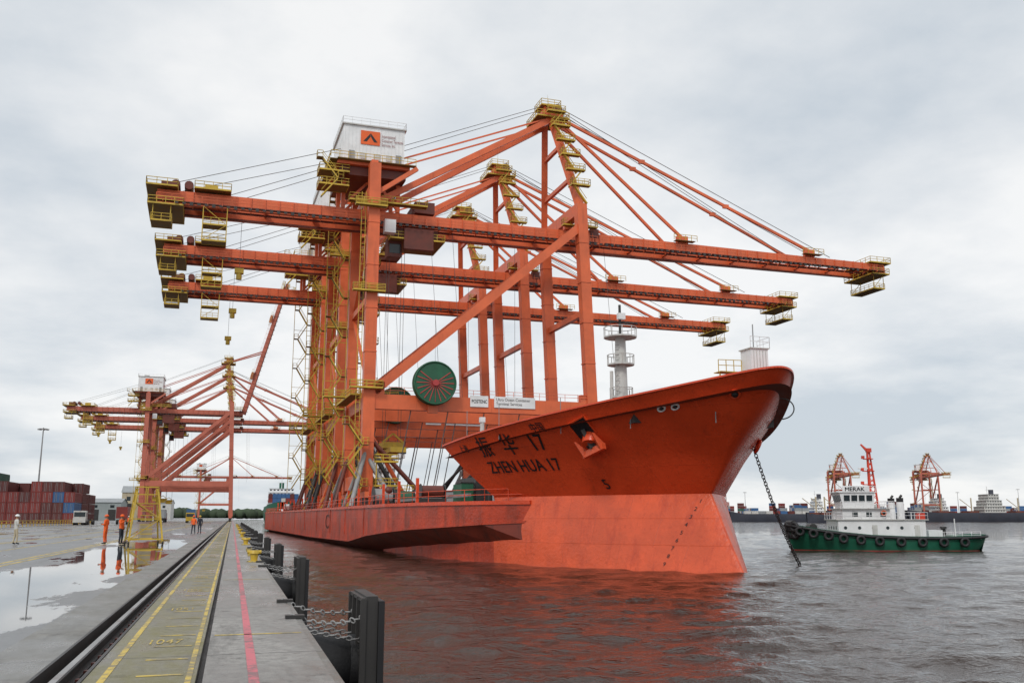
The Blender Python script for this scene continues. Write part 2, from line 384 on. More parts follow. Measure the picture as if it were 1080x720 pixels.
    h.box((-2, 0, z1+.8), (2, 2, 1.1), M['grey']); h.box((3.4, 2, z1+.8), (1.4, 1.4, 1), M['grey'])
    h.rail([(x0-.2, -6.2, z1+.2), (x1+.2, -6.2, z1+.2), (x1+.2, 6.2, z1+.2), (x0-.2, 6.2, z1+.2), (x0-.2, -6.2, z1+.2)], W, sp=1.5, t=.06)
    for y in (-3.2, 3.2):
        for x in (-4.2, 5.0): h.beam((x, y, 49), (x, y, z0-2), .65, .65, OR)
        h.beam((-4.2, y, 49.4), (0, y, z0-2), .4, .4, OR); h.beam((5.0, y, 49.4), (1.5, y, z0-2), .4, .4, OR)
    out.append(('machinery_house', h.mesh(tag+'_house')))
    w = MB(); pz = z0-.1
    w.box((.6, -7.5, pz), (13.0, 1.0, .12), M['grate']); w.box((-6.4, 0, pz), (1.2, 14.6, .12), M['grate'])
    w.rail([(7.0, -8, pz), (-7, -8, pz), (-7, 7.5, pz)], Y, sp=1.4, t=.08)
    w.stairs(-8.2, -5.6, -6.6, 49.4, pz, 2.6, Y)
    for z in (51.6, 54.): w.deckp(-8.6, -3.8, -7, -3.4, z, Y, 1.2)
    w.deckp(-3.5, 9.5, -6.2, -4.8, 49.7, Y, 1.4)
    w.box(((hx-33)/2, -4.5, 46.8), (hx+33, .9, .1), M['maroon'])
    w.rail([(-33, -4.95, 46.8), (hx, -4.95, 46.8)], OR, sp=2.2, t=.07)
    w.rail([(-32, 3.4, 49), (hx, 3.4, 49)], Y, sp=2.4, t=.06)
    for x in np.arange(-32, hx, 2.2): w.beam((x, -3.3, 46.3), (x, -5, 46.7), .12, .2, OR)
    for a, b_, z in ((-34.6, -30, 49.2), (-34.2, -29, 46.2), (-27.5, -22, 49.3)): w.deckp(a, b_, -5, 5, z, Y, 1.3, .09)
    w.deckp(-33.6, -30.6, -4.6, -.5, 43.6, Y, 1.2, .08)
    w.box((-31.5, 0, 50.2), (2.2, 3.6, 1.4), M['maroon']); w.box((-25, -2, 50.1), (2, 2, 1.1), Y)
    for x in (-33.4, -30.8):
        for y in (-4.5, -.6): w.beam((x, y, 43.6), (x, y, 46.3), .13, .13, Y)
    for x in (-30.4, -28.4): w.tube((x, -2.5, 50.4), (x, 2.5, 50.4), .7, M['maroon'], n=12)
    for x in (-26.0, -22.4):
        for y in (-4.8, -2.4): w.beam((x, y, 41), (x, y, 46.4), .13, .13, Y)
    for z in (41, 43.6): w.deckp(-26, -22.4, -4.8, -2.4, z, Y, 1., .08)
    w.beam((-26, -4.8, 41), (-22.4, -4.8, 43.6), .08, .08, Y); w.beam((-22.4, -4.8, 43.6), (-26, -4.8, 46.4), .08, .08, Y)
    w.box((-20, 0, 37.6), (1.4, 1.1, .8), Y); w.beam((-20, 0, 38), (-20, 0, 46), .06, .06, M['rope']); w.tube((-20, 0, 36.2), (-20, 0, 37.2), .45, Y, n=8)
    w.stairs(-4.0, -1.9, 9., 5, 54, 3.4, Y, .9)
    for x in (-5.0, -1.2): w.beam((x, 8.2, 4), (x, 8.2, 55), .12, .12, Y)
    for z in np.arange(8, 54, 6.8): w.beam((-5, 8.2, z), (-1, 8.2, z), .08, .08, Y)
    for x in (-1.35, -2.0): w.beam((x, -9.4, 4), (x, -9.4, 50), .09, .09, Y)
    for z in np.arange(5, 50, 1.1): w.beam((-1.35, -9.4, z), (-2.0, -9.4, z), .06, .06, Y)
    w.stairs(2.0, 3.8, 10.2, 18, 47, 3.6, Y, .8)
    w.deckp(-6, 6, -2.6, -1.2, 17.6, Y, 1.4, .08); w.deckp(-2.6, -1, -8, 8, 17.4, Y, 1.4, .08)
    for z in (18.2, 33.5, 47.5): w.deckp(-3.1, 1.9, -10.9, -9.95, z, Y, 1.2, .08)
    for k in range(6):
        z = 52+k*3.2; t = (z-51.5)/(AZ-52); x = g-1-2.5*t; y = -9+7.4*t; a, c = (x-1.4, x+1.) if k % 2 else (x+1., x-1.4)
        w.beam((a, y-.9, z), (c, y-.9, z+3.2), .7, .2, Y); w.beam((a, y-.9, z+1), (c, y-.9, z+4.2), .08, .08, Y)
        w.deckp(x-1.9, x+1.5, y-1.5, y-.6, z+3.2, Y, 1., .07)
    w.deckp(g-6.6, g-.4, -3, 3, AZ-1, Y, 1.2, .09); w.deckp(g-5.4, g-1.6, -1.9, 1.9, AZ+1.7, Y, 1.2, .08)
    w.beam((g-3.5, 0, AZ+1.7), (g-3.5, 0, AZ+4.6), .1, .1, W)
    w.rail([(1, -9.7, 17.4), (g, -9.7, 17.4)], OR, sp=2.2, t=.06)
    w.deckp(g-2.5, g+4, -5, -4, 49.6, Y, 1.2, .08)
    for x in np.arange(-30, g+60 if not raised else g, 1.1): w.box((x, -5.25, 46.45), (.5, .1, .55 if int(x*3) % 2 else .3), M['dark'])
    w.box((3, -7.2, 45.2), (1.8, 1.4, 2.2), W)
    out.append(('walkways_and_stairs', w.mesh(tag+'_walkways')))
    t = MB()
    t.bx(4.5, 12.0, -3.6, 3.6, 44.9, 46.4, M['maroon']); t.bx(6, 11, -4.6, -3.7, 42.6, 46.2, M['maroon'])
    t.bx(3.6, 6.0, -2.6, 0, 41.6, 44.8, M['maroon']); t.bx(3.9, 5.8, -2.66, -.2, 42.2, 43.8, M['glass'])
    t.deckp(3.7, 13, -4.4, 4.2, 44.4, Y, 1.3, .08)
    t.bx(8, 11.4, -3.4, 3.4, 49.4, 51.4, M['maroon'])
    for x in (4.2, 6.8):
        for y in (-1.2, 1.2): t.beam((x, y, 10.4), (x, y, 44.6), .06, .06, M['rope'])
    t.bx(3.8, 7.2, -2, 2, 9.6, 10.6, Y); t.bx(4.4, 6.6, -6, 6, 8.8, 9.5, Y)
    t.beam((3.8, -1.5, 10.6), (5.5, -1.5, 12), .25, .25, Y); t.beam((7.2, -1.5, 10.6), (5.5, -1.5, 12), .25, .25, Y)
    for y in (-6, 6): t.box((5.5, y, 9.1), (2.5, .3, .8), Y)
    for (x, y) in ((12, -7), (16, -6), (g+8, -3), (g-8, 6), (1.8, -7.5), (2.6, -7.2)): t.beam((x, y, 17 if x < g else 20), (x-1.2, y*.4, 47), .05, .05, M['rope'])
    out.append(('trolley_and_spreader', t.mesh(tag+'_trolley')))
    if near:
        e = MB(); cz = 19.2
        e.tube((10, -11.6, cz), (10, -11.2, cz), 3.45, M['green'], n=40, smooth=False)
        e.tube((10, -10.6, cz), (10, -10.4, cz), 3.45, M['green'], n=40, smooth=False)
        e.tube((10, -11.3, cz), (10, -10.5, cz), 2.9, M['black'], n=32)
        e.torus((10, -11.65, cz), (0, 1, 0), 3.3, .14, M['green'], 40, 6)
        for k in range(20):
            a = 2*math.pi*k/20
            if k in (3, 4, 5, 6, 7): continue
            e.beam((10+.5*math.cos(a), -11.66, cz+.5*math.sin(a)), (10+3*math.cos(a), -11.66, cz+3*math.sin(a)), .06, .13, M['redspoke'])
        e.tube((10, -12, cz), (10, -9.5, cz), .5, M['redspoke'], n=14)
        e.bx(9.2, 10.8, -10.3, -9.68, 14.6, 18.9, OR)
        e.bx(16.2, 19.2, -9.82, -9.72, 15.9, 17.7, W); e.bx(20.2, 27.2, -9.82, -9.72, 15.9, 17.7, W)
        add_text(e, "POSTENC", 1, lambda x, y: (16.4+x*.6, -9.85, 16.5+y*.8), M['black'], .03)
        add_text(e, "Ultra Ocean Container\nTerminal Services", 1, lambda x, y: (20.5+x*.62, -9.85, 17.0+y*.68), M['black'])
        out.append(('cable_reel_and_signs', e.mesh(tag+'_reel')))
    return out
def put_crane(parts, name, loc, rz=0, parent=None, sc=1):
    e = empty(name, loc, rz, parent, sc)
    for n, me in parts: place(me, n, e)
    return e

# ------------------------------------------------------------------ heavy lift ship
SHIP_ROT = R(1.89)
ship = empty('heavy_lift_cargo_ship', (0, 0, 0), SHIP_ROT)
CW = 38.
ZS = [-2, 0, 3, 6, 9, 12, 15]
def ip(z, t): return float(np.interp(z, ZS, t))
def stem(z): return ip(z, [60.0, 60.7, 63.0, 65.0, 61.9, 57.9, 54.4])
def hb(u, z):
    d = max(0, u-stem(z)); s = min(1, d/ip(z, [50, 50, 46, 42, 38, 36, 34]))
    b = ip(z, [15.3, 15.5, 15.8, 16, 16.3, 16.5, 16.6])*(1-(1-s)**ip(z, [2.4, 2.3, 2.3, 2.2, 2.0, 1.9, 1.85]))
    rr = .12+max(0, z-6)/9*1.5
    b = math.sqrt(b*b+2*rr*d*math.exp(-d/5))
    if u > 295: b *= 1-.3*((u-295)/23)**2
    return b
def zt(sg): return 14.5-3.5*sg**.8
hull = MB()
NC = 56
for side in (-1, 1):
    rows = []
    for i in range(19):
        row = []
        for j in range(NC+1):
            sg = (j/NC)**1.9; z = 6+(zt(sg)-6)*i/18
            u = stem(z)+((84+(z-6)*.9)-stem(z))*sg
            row.append((CW+side*hb(u, z), u, z))
        rows.append(row)
    hull.grid(rows, M['hull'], True, side > 0)
    top = rows[-1]
    hull.grid([[(CW, p[1], p[2]-1.15) for p in top], [(CW+(p[0]-CW)*.985, p[1]+.1, p[2]-1.15) for p in top]], M['deck'], False, side > 0)
    for a, b in zip(top[:-1], top[1:]): hull.beam(a, b, .26, .14, M['hull'])
    rows = []
    for i in range(16):
        z = -1.6+7.6*i/15
        rows.append([(CW+side*hb(stem(z)+(84-stem(z))*(j/NC)**1.9, z), stem(z)+(84-stem(z))*(j/NC)**1.9, z) for j in range(NC+1)])
    hull.grid(rows, M['boot'], True, side > 0)
    rows = []
    us = list(np.linspace(84, 112, 15))+list(np.linspace(125, 295, 14))+list(np.linspace(300, 318, 6))
    for i in range(9):
        z = -1.6+7.2*i/8; rows.append([(CW+side*hb(u, z), u, z) for u in us])
    hull.grid(rows, M['spon'], True, side > 0)
bk = []
for i in range(9):
    z = 5.6+(9.9-5.6)*i/8; u = 84+max(0, z-6)*.9; b = hb(u, z); bk.append([(CW-b, u, z), (CW+b, u, z)])
hull.grid(bk, M['hull'], False, True)
hull.make('hull', ship)
sp = MB()
OUT = [(79.5, hb(79.5, 5.6)+.06, 3.7), (84, 13.0, 3.5), (90, 15.2, 3.2), (97, 17.0, 2.9), (105, 18, 2.5), (118, 18, 1.9), (132, 18, .9), (180, 18, .6), (250, 18, .6), (306, 18, .6), (318, 14, 1.5)]
for side in (-1, 1):
    sp.grid([[(CW+side*b, u, zb) for u, b, zb in OUT], [(CW+side*b, u, 5.62) for u, b, zb in OUT]], M['spon'], False, side > 0)
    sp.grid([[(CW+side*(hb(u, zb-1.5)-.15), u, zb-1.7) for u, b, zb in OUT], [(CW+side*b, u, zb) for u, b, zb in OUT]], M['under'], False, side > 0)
    for (u0, b0, z0), (u1, b1, z1) in zip(OUT[:-1], OUT[1:]):
        sp.beam((CW+side*(b0+.05), u0, 5.5), (CW+side*(b1+.05), u1, 5.5), .2, .35, M['hull'])
        sp.beam((CW+side*(b0+.03), u0, z0+.1), (CW+side*(b1+.03), u1, z1+.1), .12, .2, M['spon'])
        sp.rail([(CW+side*(b0-.2), u0, 5.65), (CW+side*(b1-.2), u1, 5.65)], M['hull'], sp=2.5, t=.06)
    for u in (120, 136, 152, 170, 190, 210, 240, 270): sp.box((CW+side*18.02, u, 3.6), (.14, .3, 3.6), M['spon'])
sp.grid([[(CW-b, u, 5.6) for u, b, z in OUT], [(CW+b, u, 5.6) for u, b, z in OUT]], M['deck'], False)
sp.grid([[(CW-14, 318, -1), (CW+14, 318, -1)], [(CW-14, 318, 5.6), (CW+14, 318, 5.6)]], M['spon'], False)
add_text(sp, "C", 3.2, lambda x, y: (CW-18.04, 158-x*2.2, 2.4+y), M['maroon'], .1)
sp.make('sponsons_and_main_deck', ship)
lt = MB()
def onhull(u0, z0, k=.80, off=.07, slope=0.):
    def fn(x, y):
        u = u0-x*k; z = z0+y+slope*x
        return (CW-hb(u, z)-off, u, z)
    return fn
add_text(lt, "ZHEN HUA 17", 1.45, onhull(82.6, 8.15, .88), M['black'], .04)
add_text(lt, "\u632f", 1.95, onhull(82.6, 9.75, .95), M['black'], .03)
add_text(lt, "\u534e", 1.95, onhull(79.4, 9.8, .95), M['black'], .03)
add_text(lt, "17", 1.9, onhull(76.2, 9.85, .9), M['black'], .05)
add_text(lt, "\u4e2d\u56fd", .85, onhull(75.0, 11.35, .9), M['black'], .02)
add_text(lt, "\u4e0a\u6d77", .8, onhull(85.6, 10.2, .9), M['black'], .02)
for k in range(9): add_text(lt, str(9-k), .42, onhull(66.4-.12*k, .5+k*.6, 1, .05), M['black'])
add_text(lt, "5", 1.1, onhull(72.0, 6.5, .9), M['black'], .03)
lt.make('name_lettering', ship)
ff = MB()
def hp(u, z, off=.0): return (CW-hb(u, z)-off, u, z)
def hn(u, z):
    a = Vector(hp(u+.3, z))-Vector(hp(u-.3, z)); b = Vector(hp(u, z+.3))-Vector(hp(u, z-.3))
    n = a.cross(b).normalized()
    return -n if n.x > 0 else n
for u, z in ((63.2, 12.3), (62.2, 12.35)):
    n = hn(u, z); ff.torus(Vector(hp(u, z))+n*.03, n, .2, .08, M['white'], 18, 6, 1.7, (0, 1, 0)); ff.sphere(Vector(hp(u, z)), .17, M['black'], 10, 6)
for u, z in ((58.0, 12.9),):
    n = hn(u, z); ff.torus(Vector(hp(u, z))+n*.05, n, .3, .1, M['hull'], 18, 6, 1.2, (0, 1, 0)); ff.sphere(Vector(hp(u, z)), .28, M['black'], 10, 6)
def tang(u, z):
    n = hn(u, z); t = Vector((0, -1, 0)); t = (t-n*t.dot(n)).normalized(); return n, t, t.cross(n)
AU, AZ_ = 70.2, 11.3
n, tg, upv = tang(AU, AZ_); c = Vector(hp(AU, AZ_))
if upv.z < 0: upv = -upv
def obox(mb, c, ax, ay, az, d, mat):
    vs = [c+ax*(a*d[0]/2)+ay*(b*d[1]/2)+az*(e*d[2]/2) for a, b, e in ((-1,-1,-1),(1,-1,-1),(1,1,-1),(-1,1,-1),(-1,-1,1),(1,-1,1),(1,1,1),(-1,1,1))]
    mb.add(vs, [(0,3,2,1),(4,5,6,7),(0,1,5,4),(1,2,6,5),(2,3,7,6),(3,0,4,7)], mat)
obox(ff, c+upv*.1, tg, upv, n, (1.9, 1.5, .16), M['black'])
for s_ in (-1, 1): obox(ff, c+upv*.1+tg*(1.0*s_), tg, upv, n, (.12, 1.7, .3), M['hull'])
obox(ff, c+upv*.92, tg, upv, n, (2.12, .12, .3), M['hull'])
c2 = c-upv*1.4
ff.tube(c2-n*.6+upv*.5, c2+n*.5, .85, M['hull'], .75, n=24)
ff.tube(c2+n*.5, c2+n*.55, .5, M['dark'], n=18)
ca = c2+n*.62-upv*.2
ff.beam(c+n*.15, ca, .3, .3, M['dark'])
ff.beam(ca-tg*1.25-upv*.3, ca+tg*1.25-upv*.3, .4, .5, M['boot'])
for sg in (-1, 1): ff.beam(ca+tg*sg*1.05-upv*.3, ca+tg*sg*1.15+upv*1.1, .28, .6, M['boot'], .1, .12)
zc = 13.2
ff.bx(37.3, 38.7, 57.4, 58.8, zc, 16.2, M['white']); ff.bx(37.2, 38.8, 57.3, 58.9, 16.2, 16.28, M['whited'])
for x in np.arange(37.5, 38.6, .25): ff.box((x, 57.38, 14.7), (.04, .04, 2.8), M['whited'])
ff.rail([(37.2, 57.3, 16.28), (38.8, 57.3, 16.28), (38.8, 58.9, 16.28)], M['white'], .8, sp=.7, t=.035)
ff.beam((38.1, 58.3, 16.3), (38.1, 58.3, 18.2), .06, .06, M['grey'])
ff.rail([(35.4, 58.8, 14.6), (37.2, 58.6, 14.6)], M['yellow'], .9, sp=.6, t=.045); ff.box((36.3, 59, 14.6), (1.8, 1, .06), M['yellow'])
for x in (35.5, 37.0): ff.beam((x, 58.8, 13.2), (x, 58.8, 14.6), .08, .08, M['yellow'])
mu = 81
ff.tube((38, mu, 10), (38, mu, 21.5), .75, M['whited'], .5, n=14)
ff.tube((37, mu, 10), (37, mu, 18), .18, M['whited'], n=6)
for k in range(20): ff.beam((37.15, mu-.62, 11+k*.5), (37.55, mu-.62, 11+k*.5), .05, .05, M['grey'])
for z, q in ((15.4, 1.1), (18.6, 1.3), (21.3, 1.6)):
    ff.tube((38, mu, z), (38, mu, z+.14), q, M['whited'], n=14)
    for k in range(10):
        a = 2*math.pi*k/10; ff.beam((38+q*math.cos(a), mu+q*math.sin(a), z), (38+q*math.cos(a), mu+q*math.sin(a), z+1), .06, .06, M['whited'])
    ff.torus((38, mu, z+1), (0, 0, 1), q, .04, M['whited'], 20, 4)
ff.tube((38, mu, 21.5), (38, mu, 24.6), .14, M['dark'], n=6); ff.beam((36.4, mu, 22.9), (39.6, mu, 22.9), .12, .12, M['dark'])
ff.box((38, mu-.3, 23.4), (.7, .5, .6), M['white'])
ff.beam((36.2, mu+3, 10.5), (38, mu, 17), .14, .14, M['whited'])
for k, (x, u) in enumerate(((33, 66), (43, 66), (34, 72), (42, 72))):
    ff.tube((x-1, u, 12.3), (x+1, u, 12.3), .7, M['green'], n=12); ff.box((x, u, 11.8), (2.6, 1.2, .8), M['dark'])
for u in (60, 66, 72, 79, 84):
    p = hp(u, 12.6); ff.beam((p[0]+.8, u, 11.0), (p[0]+.8, u, 14.0), .05, .05, M['grey'])
ff.tube((CW-12, 87.6, 9.5), (CW-12, 87.6, 13.4), .22, M['whited'], n=8); ff.box((CW-12, 87.6, 13.6), (.5, .5, .5), M['white'])
pr = None
for k in range(15):
    t = k/14*math.pi; q = Vector((39.35+.75*math.sin(t), 57.1-.5*math.sin(t), 12.6-1.5*(1-math.cos(t))/2))
    if pr is not None: ff.tube(pr, q, .05, M['dark'], n=6)
    pr = q
ff.make('forecastle_fittings', ship)
ch = MB(); a = Vector((43.4, 67.4, 10.4)); b = Vector((50.2, 70.7, -.6)); nl = 48
for k in range(nl):
    t = k/(nl-1); p = a.lerp(b, t); p.z -= .9*math.sin(math.pi*t)
    ch.torus(p, (1, 0, .4) if k % 2 else (0, 1, .2), .14, .04, M['dark'], 10, 5, 1.6, (b-a).normalized())
ch.torus((44.0, 67.4, 10.0), (.8, -.3, -.4), .5, .14, M['hull'], 16, 6)
ch.make('anchor_chain', ship)
ac = MB()
for (x0, x1, u0, u1, z0, z1) in ((33, 55, 262, 288, 5.6, 9), (35, 54, 264, 286, 9, 12), (36, 53.5, 265, 285, 12, 15), (37, 53, 266, 284, 15, 18), (37, 53, 266, 282, 18, 21), (34, 56, 267, 275, 21, 24)):
    ac.bx(x0, x1, u0, u1, z0, z1-.15, M['white']); ac.bx(x0-.8, x1+.8, u0-.8, u1+.8, z1-.15, z1, M['whited'])
    ac.rail([(x0-.6, u1, z1), (x0-.6, u0-.6, z1), (x1+.6, u0-.6, z1)], M['white'], sp=2.5, t=.07)
    for k in range(int((x1-x0)/2.4)):
        x = x0+1.4+k*2.4; ac.bx(x, x+(1.7 if z0 > 20 else .8), u0-.06, u0+.02, z0+1.2, z0+2.1, M['glass'])
    for u in np.arange(u0+2, u1-1, 3): ac.bx(x0-.06, x0+.02, u, u+.8, z0+1.2, z0+2.1, M['glass'])
ac.bx(41, 48, 278, 285, 21, 29, M['hull']); ac.bx(42, 47, 278.6, 284.4, 29, 30, M['black'])
ac.beam((45, 270, 24), (45, 270, 33), .6, .6, M['white']); ac.beam((41, 270, 30), (49, 270, 30), .3, .3, M['white'])
for x in (40, 49): ac.sphere((x, 260.5, 11.2), 1.6, M['logo'], 12, 8, (2.0, .8, .8))
ac.make('accommodation_block', ship)
dk = MB(); rd = random.Random(3)
for k in range(120):
    u = rd.uniform(92, 280); x = rd.uniform(22, 54); t = rd.random(); mt = rd.choice([M['dark'], M['green'], M['grey'], M['cgry'], M['hull'], M['maroon'], M['white'], M['dark']])
    if 258 < u and x > 31: continue
    if t < .4:
        w, l, h = rd.uniform(1, 4), rd.uniform(1, 5), rd.uniform(.8, 2.4)
        dk.box((x, u, 5.6+h/2), (w, l, h), mt, rd.uniform(0, .3)); dk.box((x, u, 5.6+h+.06), (w+.2, l+.2, .12), M['dark'], 0)
    elif t < .7:
        r = rd.uniform(.5, 1.2); dk.tube((x-1.2, u, 6.9), (x+1.2, u, 6.9), r, mt, n=12)
        for q in (-1.3, 1.3): dk.tube((x+q, u, 6.9), (x+q+.1, u, 6.9), r*1.3, M['dark'], n=12)
        dk.box((x, u, 5.9), (3, 1.2, .6), M['dark'])
    else:
        dk.tube((x, u, 5.6), (x, u, 5.6+rd.uniform(1, 2.4)), .25, mt, n=8); dk.sphere((x, u, 7.6), .55, mt, 8, 5)
for x in (26, 32, 44, 50): dk.beam((x, 92, 6.4), (x, 258, 6.4), .35, .35, M['grey'])
for k in range(20): dk.beam((21.5, 96+k*9.5, 5.6), (21.5, 96+k*9.5, 8.2), .3, .3, M['hull'])
dk.bx(29, 35, 100, 108, 5.6, 8.6, M['dark']); dk.bx(38, 46, 96, 104, 5.6, 9.6, M['maroon']); dk.bx(30, 33, 92, 95, 5.6, 8, M['cgrn'])
CU = (152, 183, 212.5)
for cu in CU:
    for y in (-9, 9):
        for x in (24, 61):
            for dx, dy, zz in ((-2.8, -4, 9.5), (5.5, -2.5, 10), (7.5, 2, 12), (-2.5, 5, 9), (3.5, -6, 8), (10.5, 0, 11)):
                if x > 50: dx = -dx
                col = rd.choice([M['grey'], M['dark'], M['orange'], M['maroon'], M['dark']])
                dk.tube((x+dx, cu+y+dy, 5.7), (x, cu+y, 5.6+zz), .36, col, n=8)
            dk.box((x, cu+y, 5.9), (4, 7, .6), M['deck'])
        for x in (28, 34, 40, 46): dk.tube((x, cu+y, 5.6), (x+3, cu+y, 22), .09, M['rope'], n=5)
    dk.stairs(20.8, 23.0, cu-11, 5.7, 18, 2.6, M['yellow'])
    for (x, z) in ((26.5, 8.8), (29, 7.8), (26.5, 12.4)):
        dk.deckp(x-1.7, x+1.7, cu-12.6, cu-11.4, z, M['yellow'], .9, .08); dk.beam((x-1.5, cu-12, 5.6), (x-1.5, cu-12, z), .16, .16, M['yellow'])
dk.make('deck_equipment_and_sea_fastening', ship)
sc_parts = crane_meshes('new_crane', 37., False, True)
RM = Matrix.Rotation(SHIP_ROT, 4, 'Z')
for cu in CU: put_crane(sc_parts, 'ship_to_shore_crane', RM @ Vector((24, cu, 5.6)), SHIP_ROT)

QZ = 2.6
qa = crane_meshes('old_crane_raised', 36, True, False, M['orange2'])
qb = crane_meshes('old_crane', 36, False, False, M['orange2'])
put_crane(qa, 'quay_crane', (-32.1, 374, QZ), 0, None, .85)
put_crane(qb, 'quay_crane', (-32.1, 408, QZ), 0, None, .85)
put_crane(qb, 'quay_crane', (-32.1, 446, QZ), 0, None, .85)
put_crane(qb, 'quay_crane', (-32.1, 980, QZ), 0, None, .85)
put_crane(qb, 'distant_quay_crane', (553, 775, 2), R(-114), None, .82)
put_crane(qb, 'distant_quay_crane', (632, 752, 2), R(-116), None, .82)

# ------------------------------------------------------------------ water with modelled waves
def axis(a0, fine0, fine1, st, gr, end):
    v = [fine0]
    s = st
    while v[-1] > a0: s *= 1.15; v.append(v[-1]-s)
    v = v[::-1]
    while v[-1] < fine1: v.append(v[-1]+st)
    s = st
    while v[-1] < end: s *= gr; v.append(v[-1]+s)
    return np.array(v)
xs = axis(0.2, 1.0, 26, .13, 1.0135, 9000); ys = axis(-300, 12, 40, .13, 1.0115, 12000)
X, Yg = np.meshgrid(xs, ys)
sx = np.gradient(xs); sy = np.gradient(ys); S = np.maximum(sx[None, :], sy[:, None]*.8)
Zg = np.zeros_like(X); rw = np.random.RandomState(4)
warp = 1.2*np.sin(X*.11+1.3)+1.1*np.sin(Yg*.13+X*.05)
for i in range(64):
    lam = .6*(8/.6)**rw.rand(); th = rw.normal(-1.9, .8); ph = rw.rand()*6.283
    amp = .0038*lam*(1 if lam < 4 else 4/lam)
    k = 2*math.pi/lam; wgt = np.clip(lam/(S*2.6)-1, 0, 1)
    q = np.sin(k*(X*math.cos(th)+Yg*math.sin(th)+warp*.35)+ph)
    Zg += amp*wgt*(q+.25*q*q)
nx, ny = len(xs), len(ys)
me = bpy.data.meshes.new('water'); nv = nx*ny; me.vertices.add(nv)
me.vertices.foreach_set('co', np.stack([X, Yg, Zg], -1).reshape(-1).astype(np.float32))
ii, jj = np.meshgrid(np.arange(nx-1), np.arange(ny-1)); b0 = (jj*nx+ii).reshape(-1)
q = np.stack([b0, b0+1, b0+1+nx, b0+nx], -1); nf = len(b0)
me.loops.add(nf*4); me.loops.foreach_set('vertex_index', q.reshape(-1).astype(np.int32))
me.polygons.add(nf); me.polygons.foreach_set('loop_start', (np.arange(nf)*4).astype(np.int32)); me.polygons.foreach_set('loop_total', np.full(nf, 4, np.int32))
me.polygons.foreach_set('use_smooth', np.ones(nf, bool)); me.update(calc_edges=True); me.materials.append(M['water'])
place(me, 'water')

gm = MB(); Y0, Y1 = -60, 1600
def strip(mb, x0, x1, z, mat, y0=Y0, y1=Y1): mb.add([(x0, y0, z), (x1, y0, z), (x1, y1, z), (x0, y1, z)], [(0, 1, 2, 3)], mat)
def wallx(mb, x, z0, z1, mat, y0=Y0, y1=Y1): mb.add([(x, y0, z0), (x, y1, z0), (x, y1, z1), (x, y0, z1)], [(0, 1, 2, 3)], mat)
strip(gm, -4000, -2.6, QZ, M['asphalt'])
gm.add([(-4000, 1600, QZ), (-2.6, 1600, QZ), (-2.6, 9000, QZ), (-4000, 9000, QZ)], [(0, 1, 2, 3)], M['asphalt'])
gm.make('ground')
qm = MB()
strip(qm, -2.6, -1.86, QZ, M['conc2']); wallx(qm, -1.86, QZ-.16, QZ, M['conc2']); strip(qm, -1.86, -1.34, QZ-.16, M['dark']); wallx(qm, -1.34, QZ-.16, QZ, M['conc2'])
strip(qm, -1.34, -.27, QZ, M['lane']); wallx(qm, -.27, QZ-.14, QZ, M['conc2']); strip(qm, -.27, -.20, QZ-.14, M['dark']); wallx(qm, -.20, QZ-.14, QZ, M['conc2'])
strip(qm, -.20, 1.06, QZ, M['conc']); strip(qm, 1.06, 1.15, QZ-.004, M['conc2']); wallx(qm, 1.15, -1.5, QZ-.004, M['conc2']); wallx(qm, 1.06, QZ-.004, QZ, M['conc2'])
qm.bx(1.152, 1.22, Y0, Y1, .4, .7, M['dark'])
qm.make('quay')
rl = MB()
for x, w, z0, z1 in ((-1.60, .07, -.01, .02), (-1.60, .16, -.159, -.13), (-1.60, .03, -.13, -.011)):
    rl.bx(x-w/2, x+w/2, Y0, Y1, QZ+z0, QZ+z1, M['grey'] if z1 > 0 else M['dark'])
rl.bx(-1.856, -1.82, Y0, Y1, QZ-.155, QZ+.01, M['dark']); rl.bx(-1.38, -1.344, Y0, Y1, QZ-.155, QZ+.01, M['dark'])
for y in np.arange(6, 120, .6):
    rl.box((-1.71, y, QZ-.135), (.07, .09, .05), M['maroon']); rl.box((-1.49, y, QZ-.135), (.07, .09, .05), M['maroon'])
rl.make('crane_rail')
rl = MB(); rl.bx(-32.15, -32.05, Y0, Y1, QZ+.007, QZ+.02, M['dark']); rl.bx(-32.4, -31.8, Y0, Y1, QZ+.002, QZ+.006, M['conc2']); rl.make('crane_rail')
mk = MB(); zz = QZ+.004
def patch(x0, x1, y0, y1, mat, z=zz): mk.add([(x0, y0, z), (x1, y0, z), (x1, y1, z), (x0, y1, z)], [(0, 1, 2, 3)], mat)
patch(-1.20, -1.13, Y0, 500, M['ypaint']); patch(-.37, -.31, Y0, 500, M['ypaint'])
patch(.24, .345, Y0, 500, M['pink'])
y = 6.; k = 0
while y < 160:
    patch(-.86, -.40, y, y+.08+.0006*y, M['ypaint'])
    if k % 4 == 2: add_text(mk, str(1041+k), .62, lambda a, b, y=y: (-.98+a*.36, y+.28+b*1.1, zz+.002), M['ypaint'])
    y += 1.15; k += 1
for y in (13.9, 25.9, 38, 50, 62): patch(-.15, 1.02, y, y+.09, M['ypaint'])
for x in (-7.3, -7.7, -10.6, -13.4, -13.8, -17, -22.0, -27.5): patch(x-.08, x+.08, -20, 420, M['ypaint'])
for y in (40, 95, 150, 205): patch(-27, -14.2, y, y+.3, M['ypaint'])
mk.make('painted_markings')

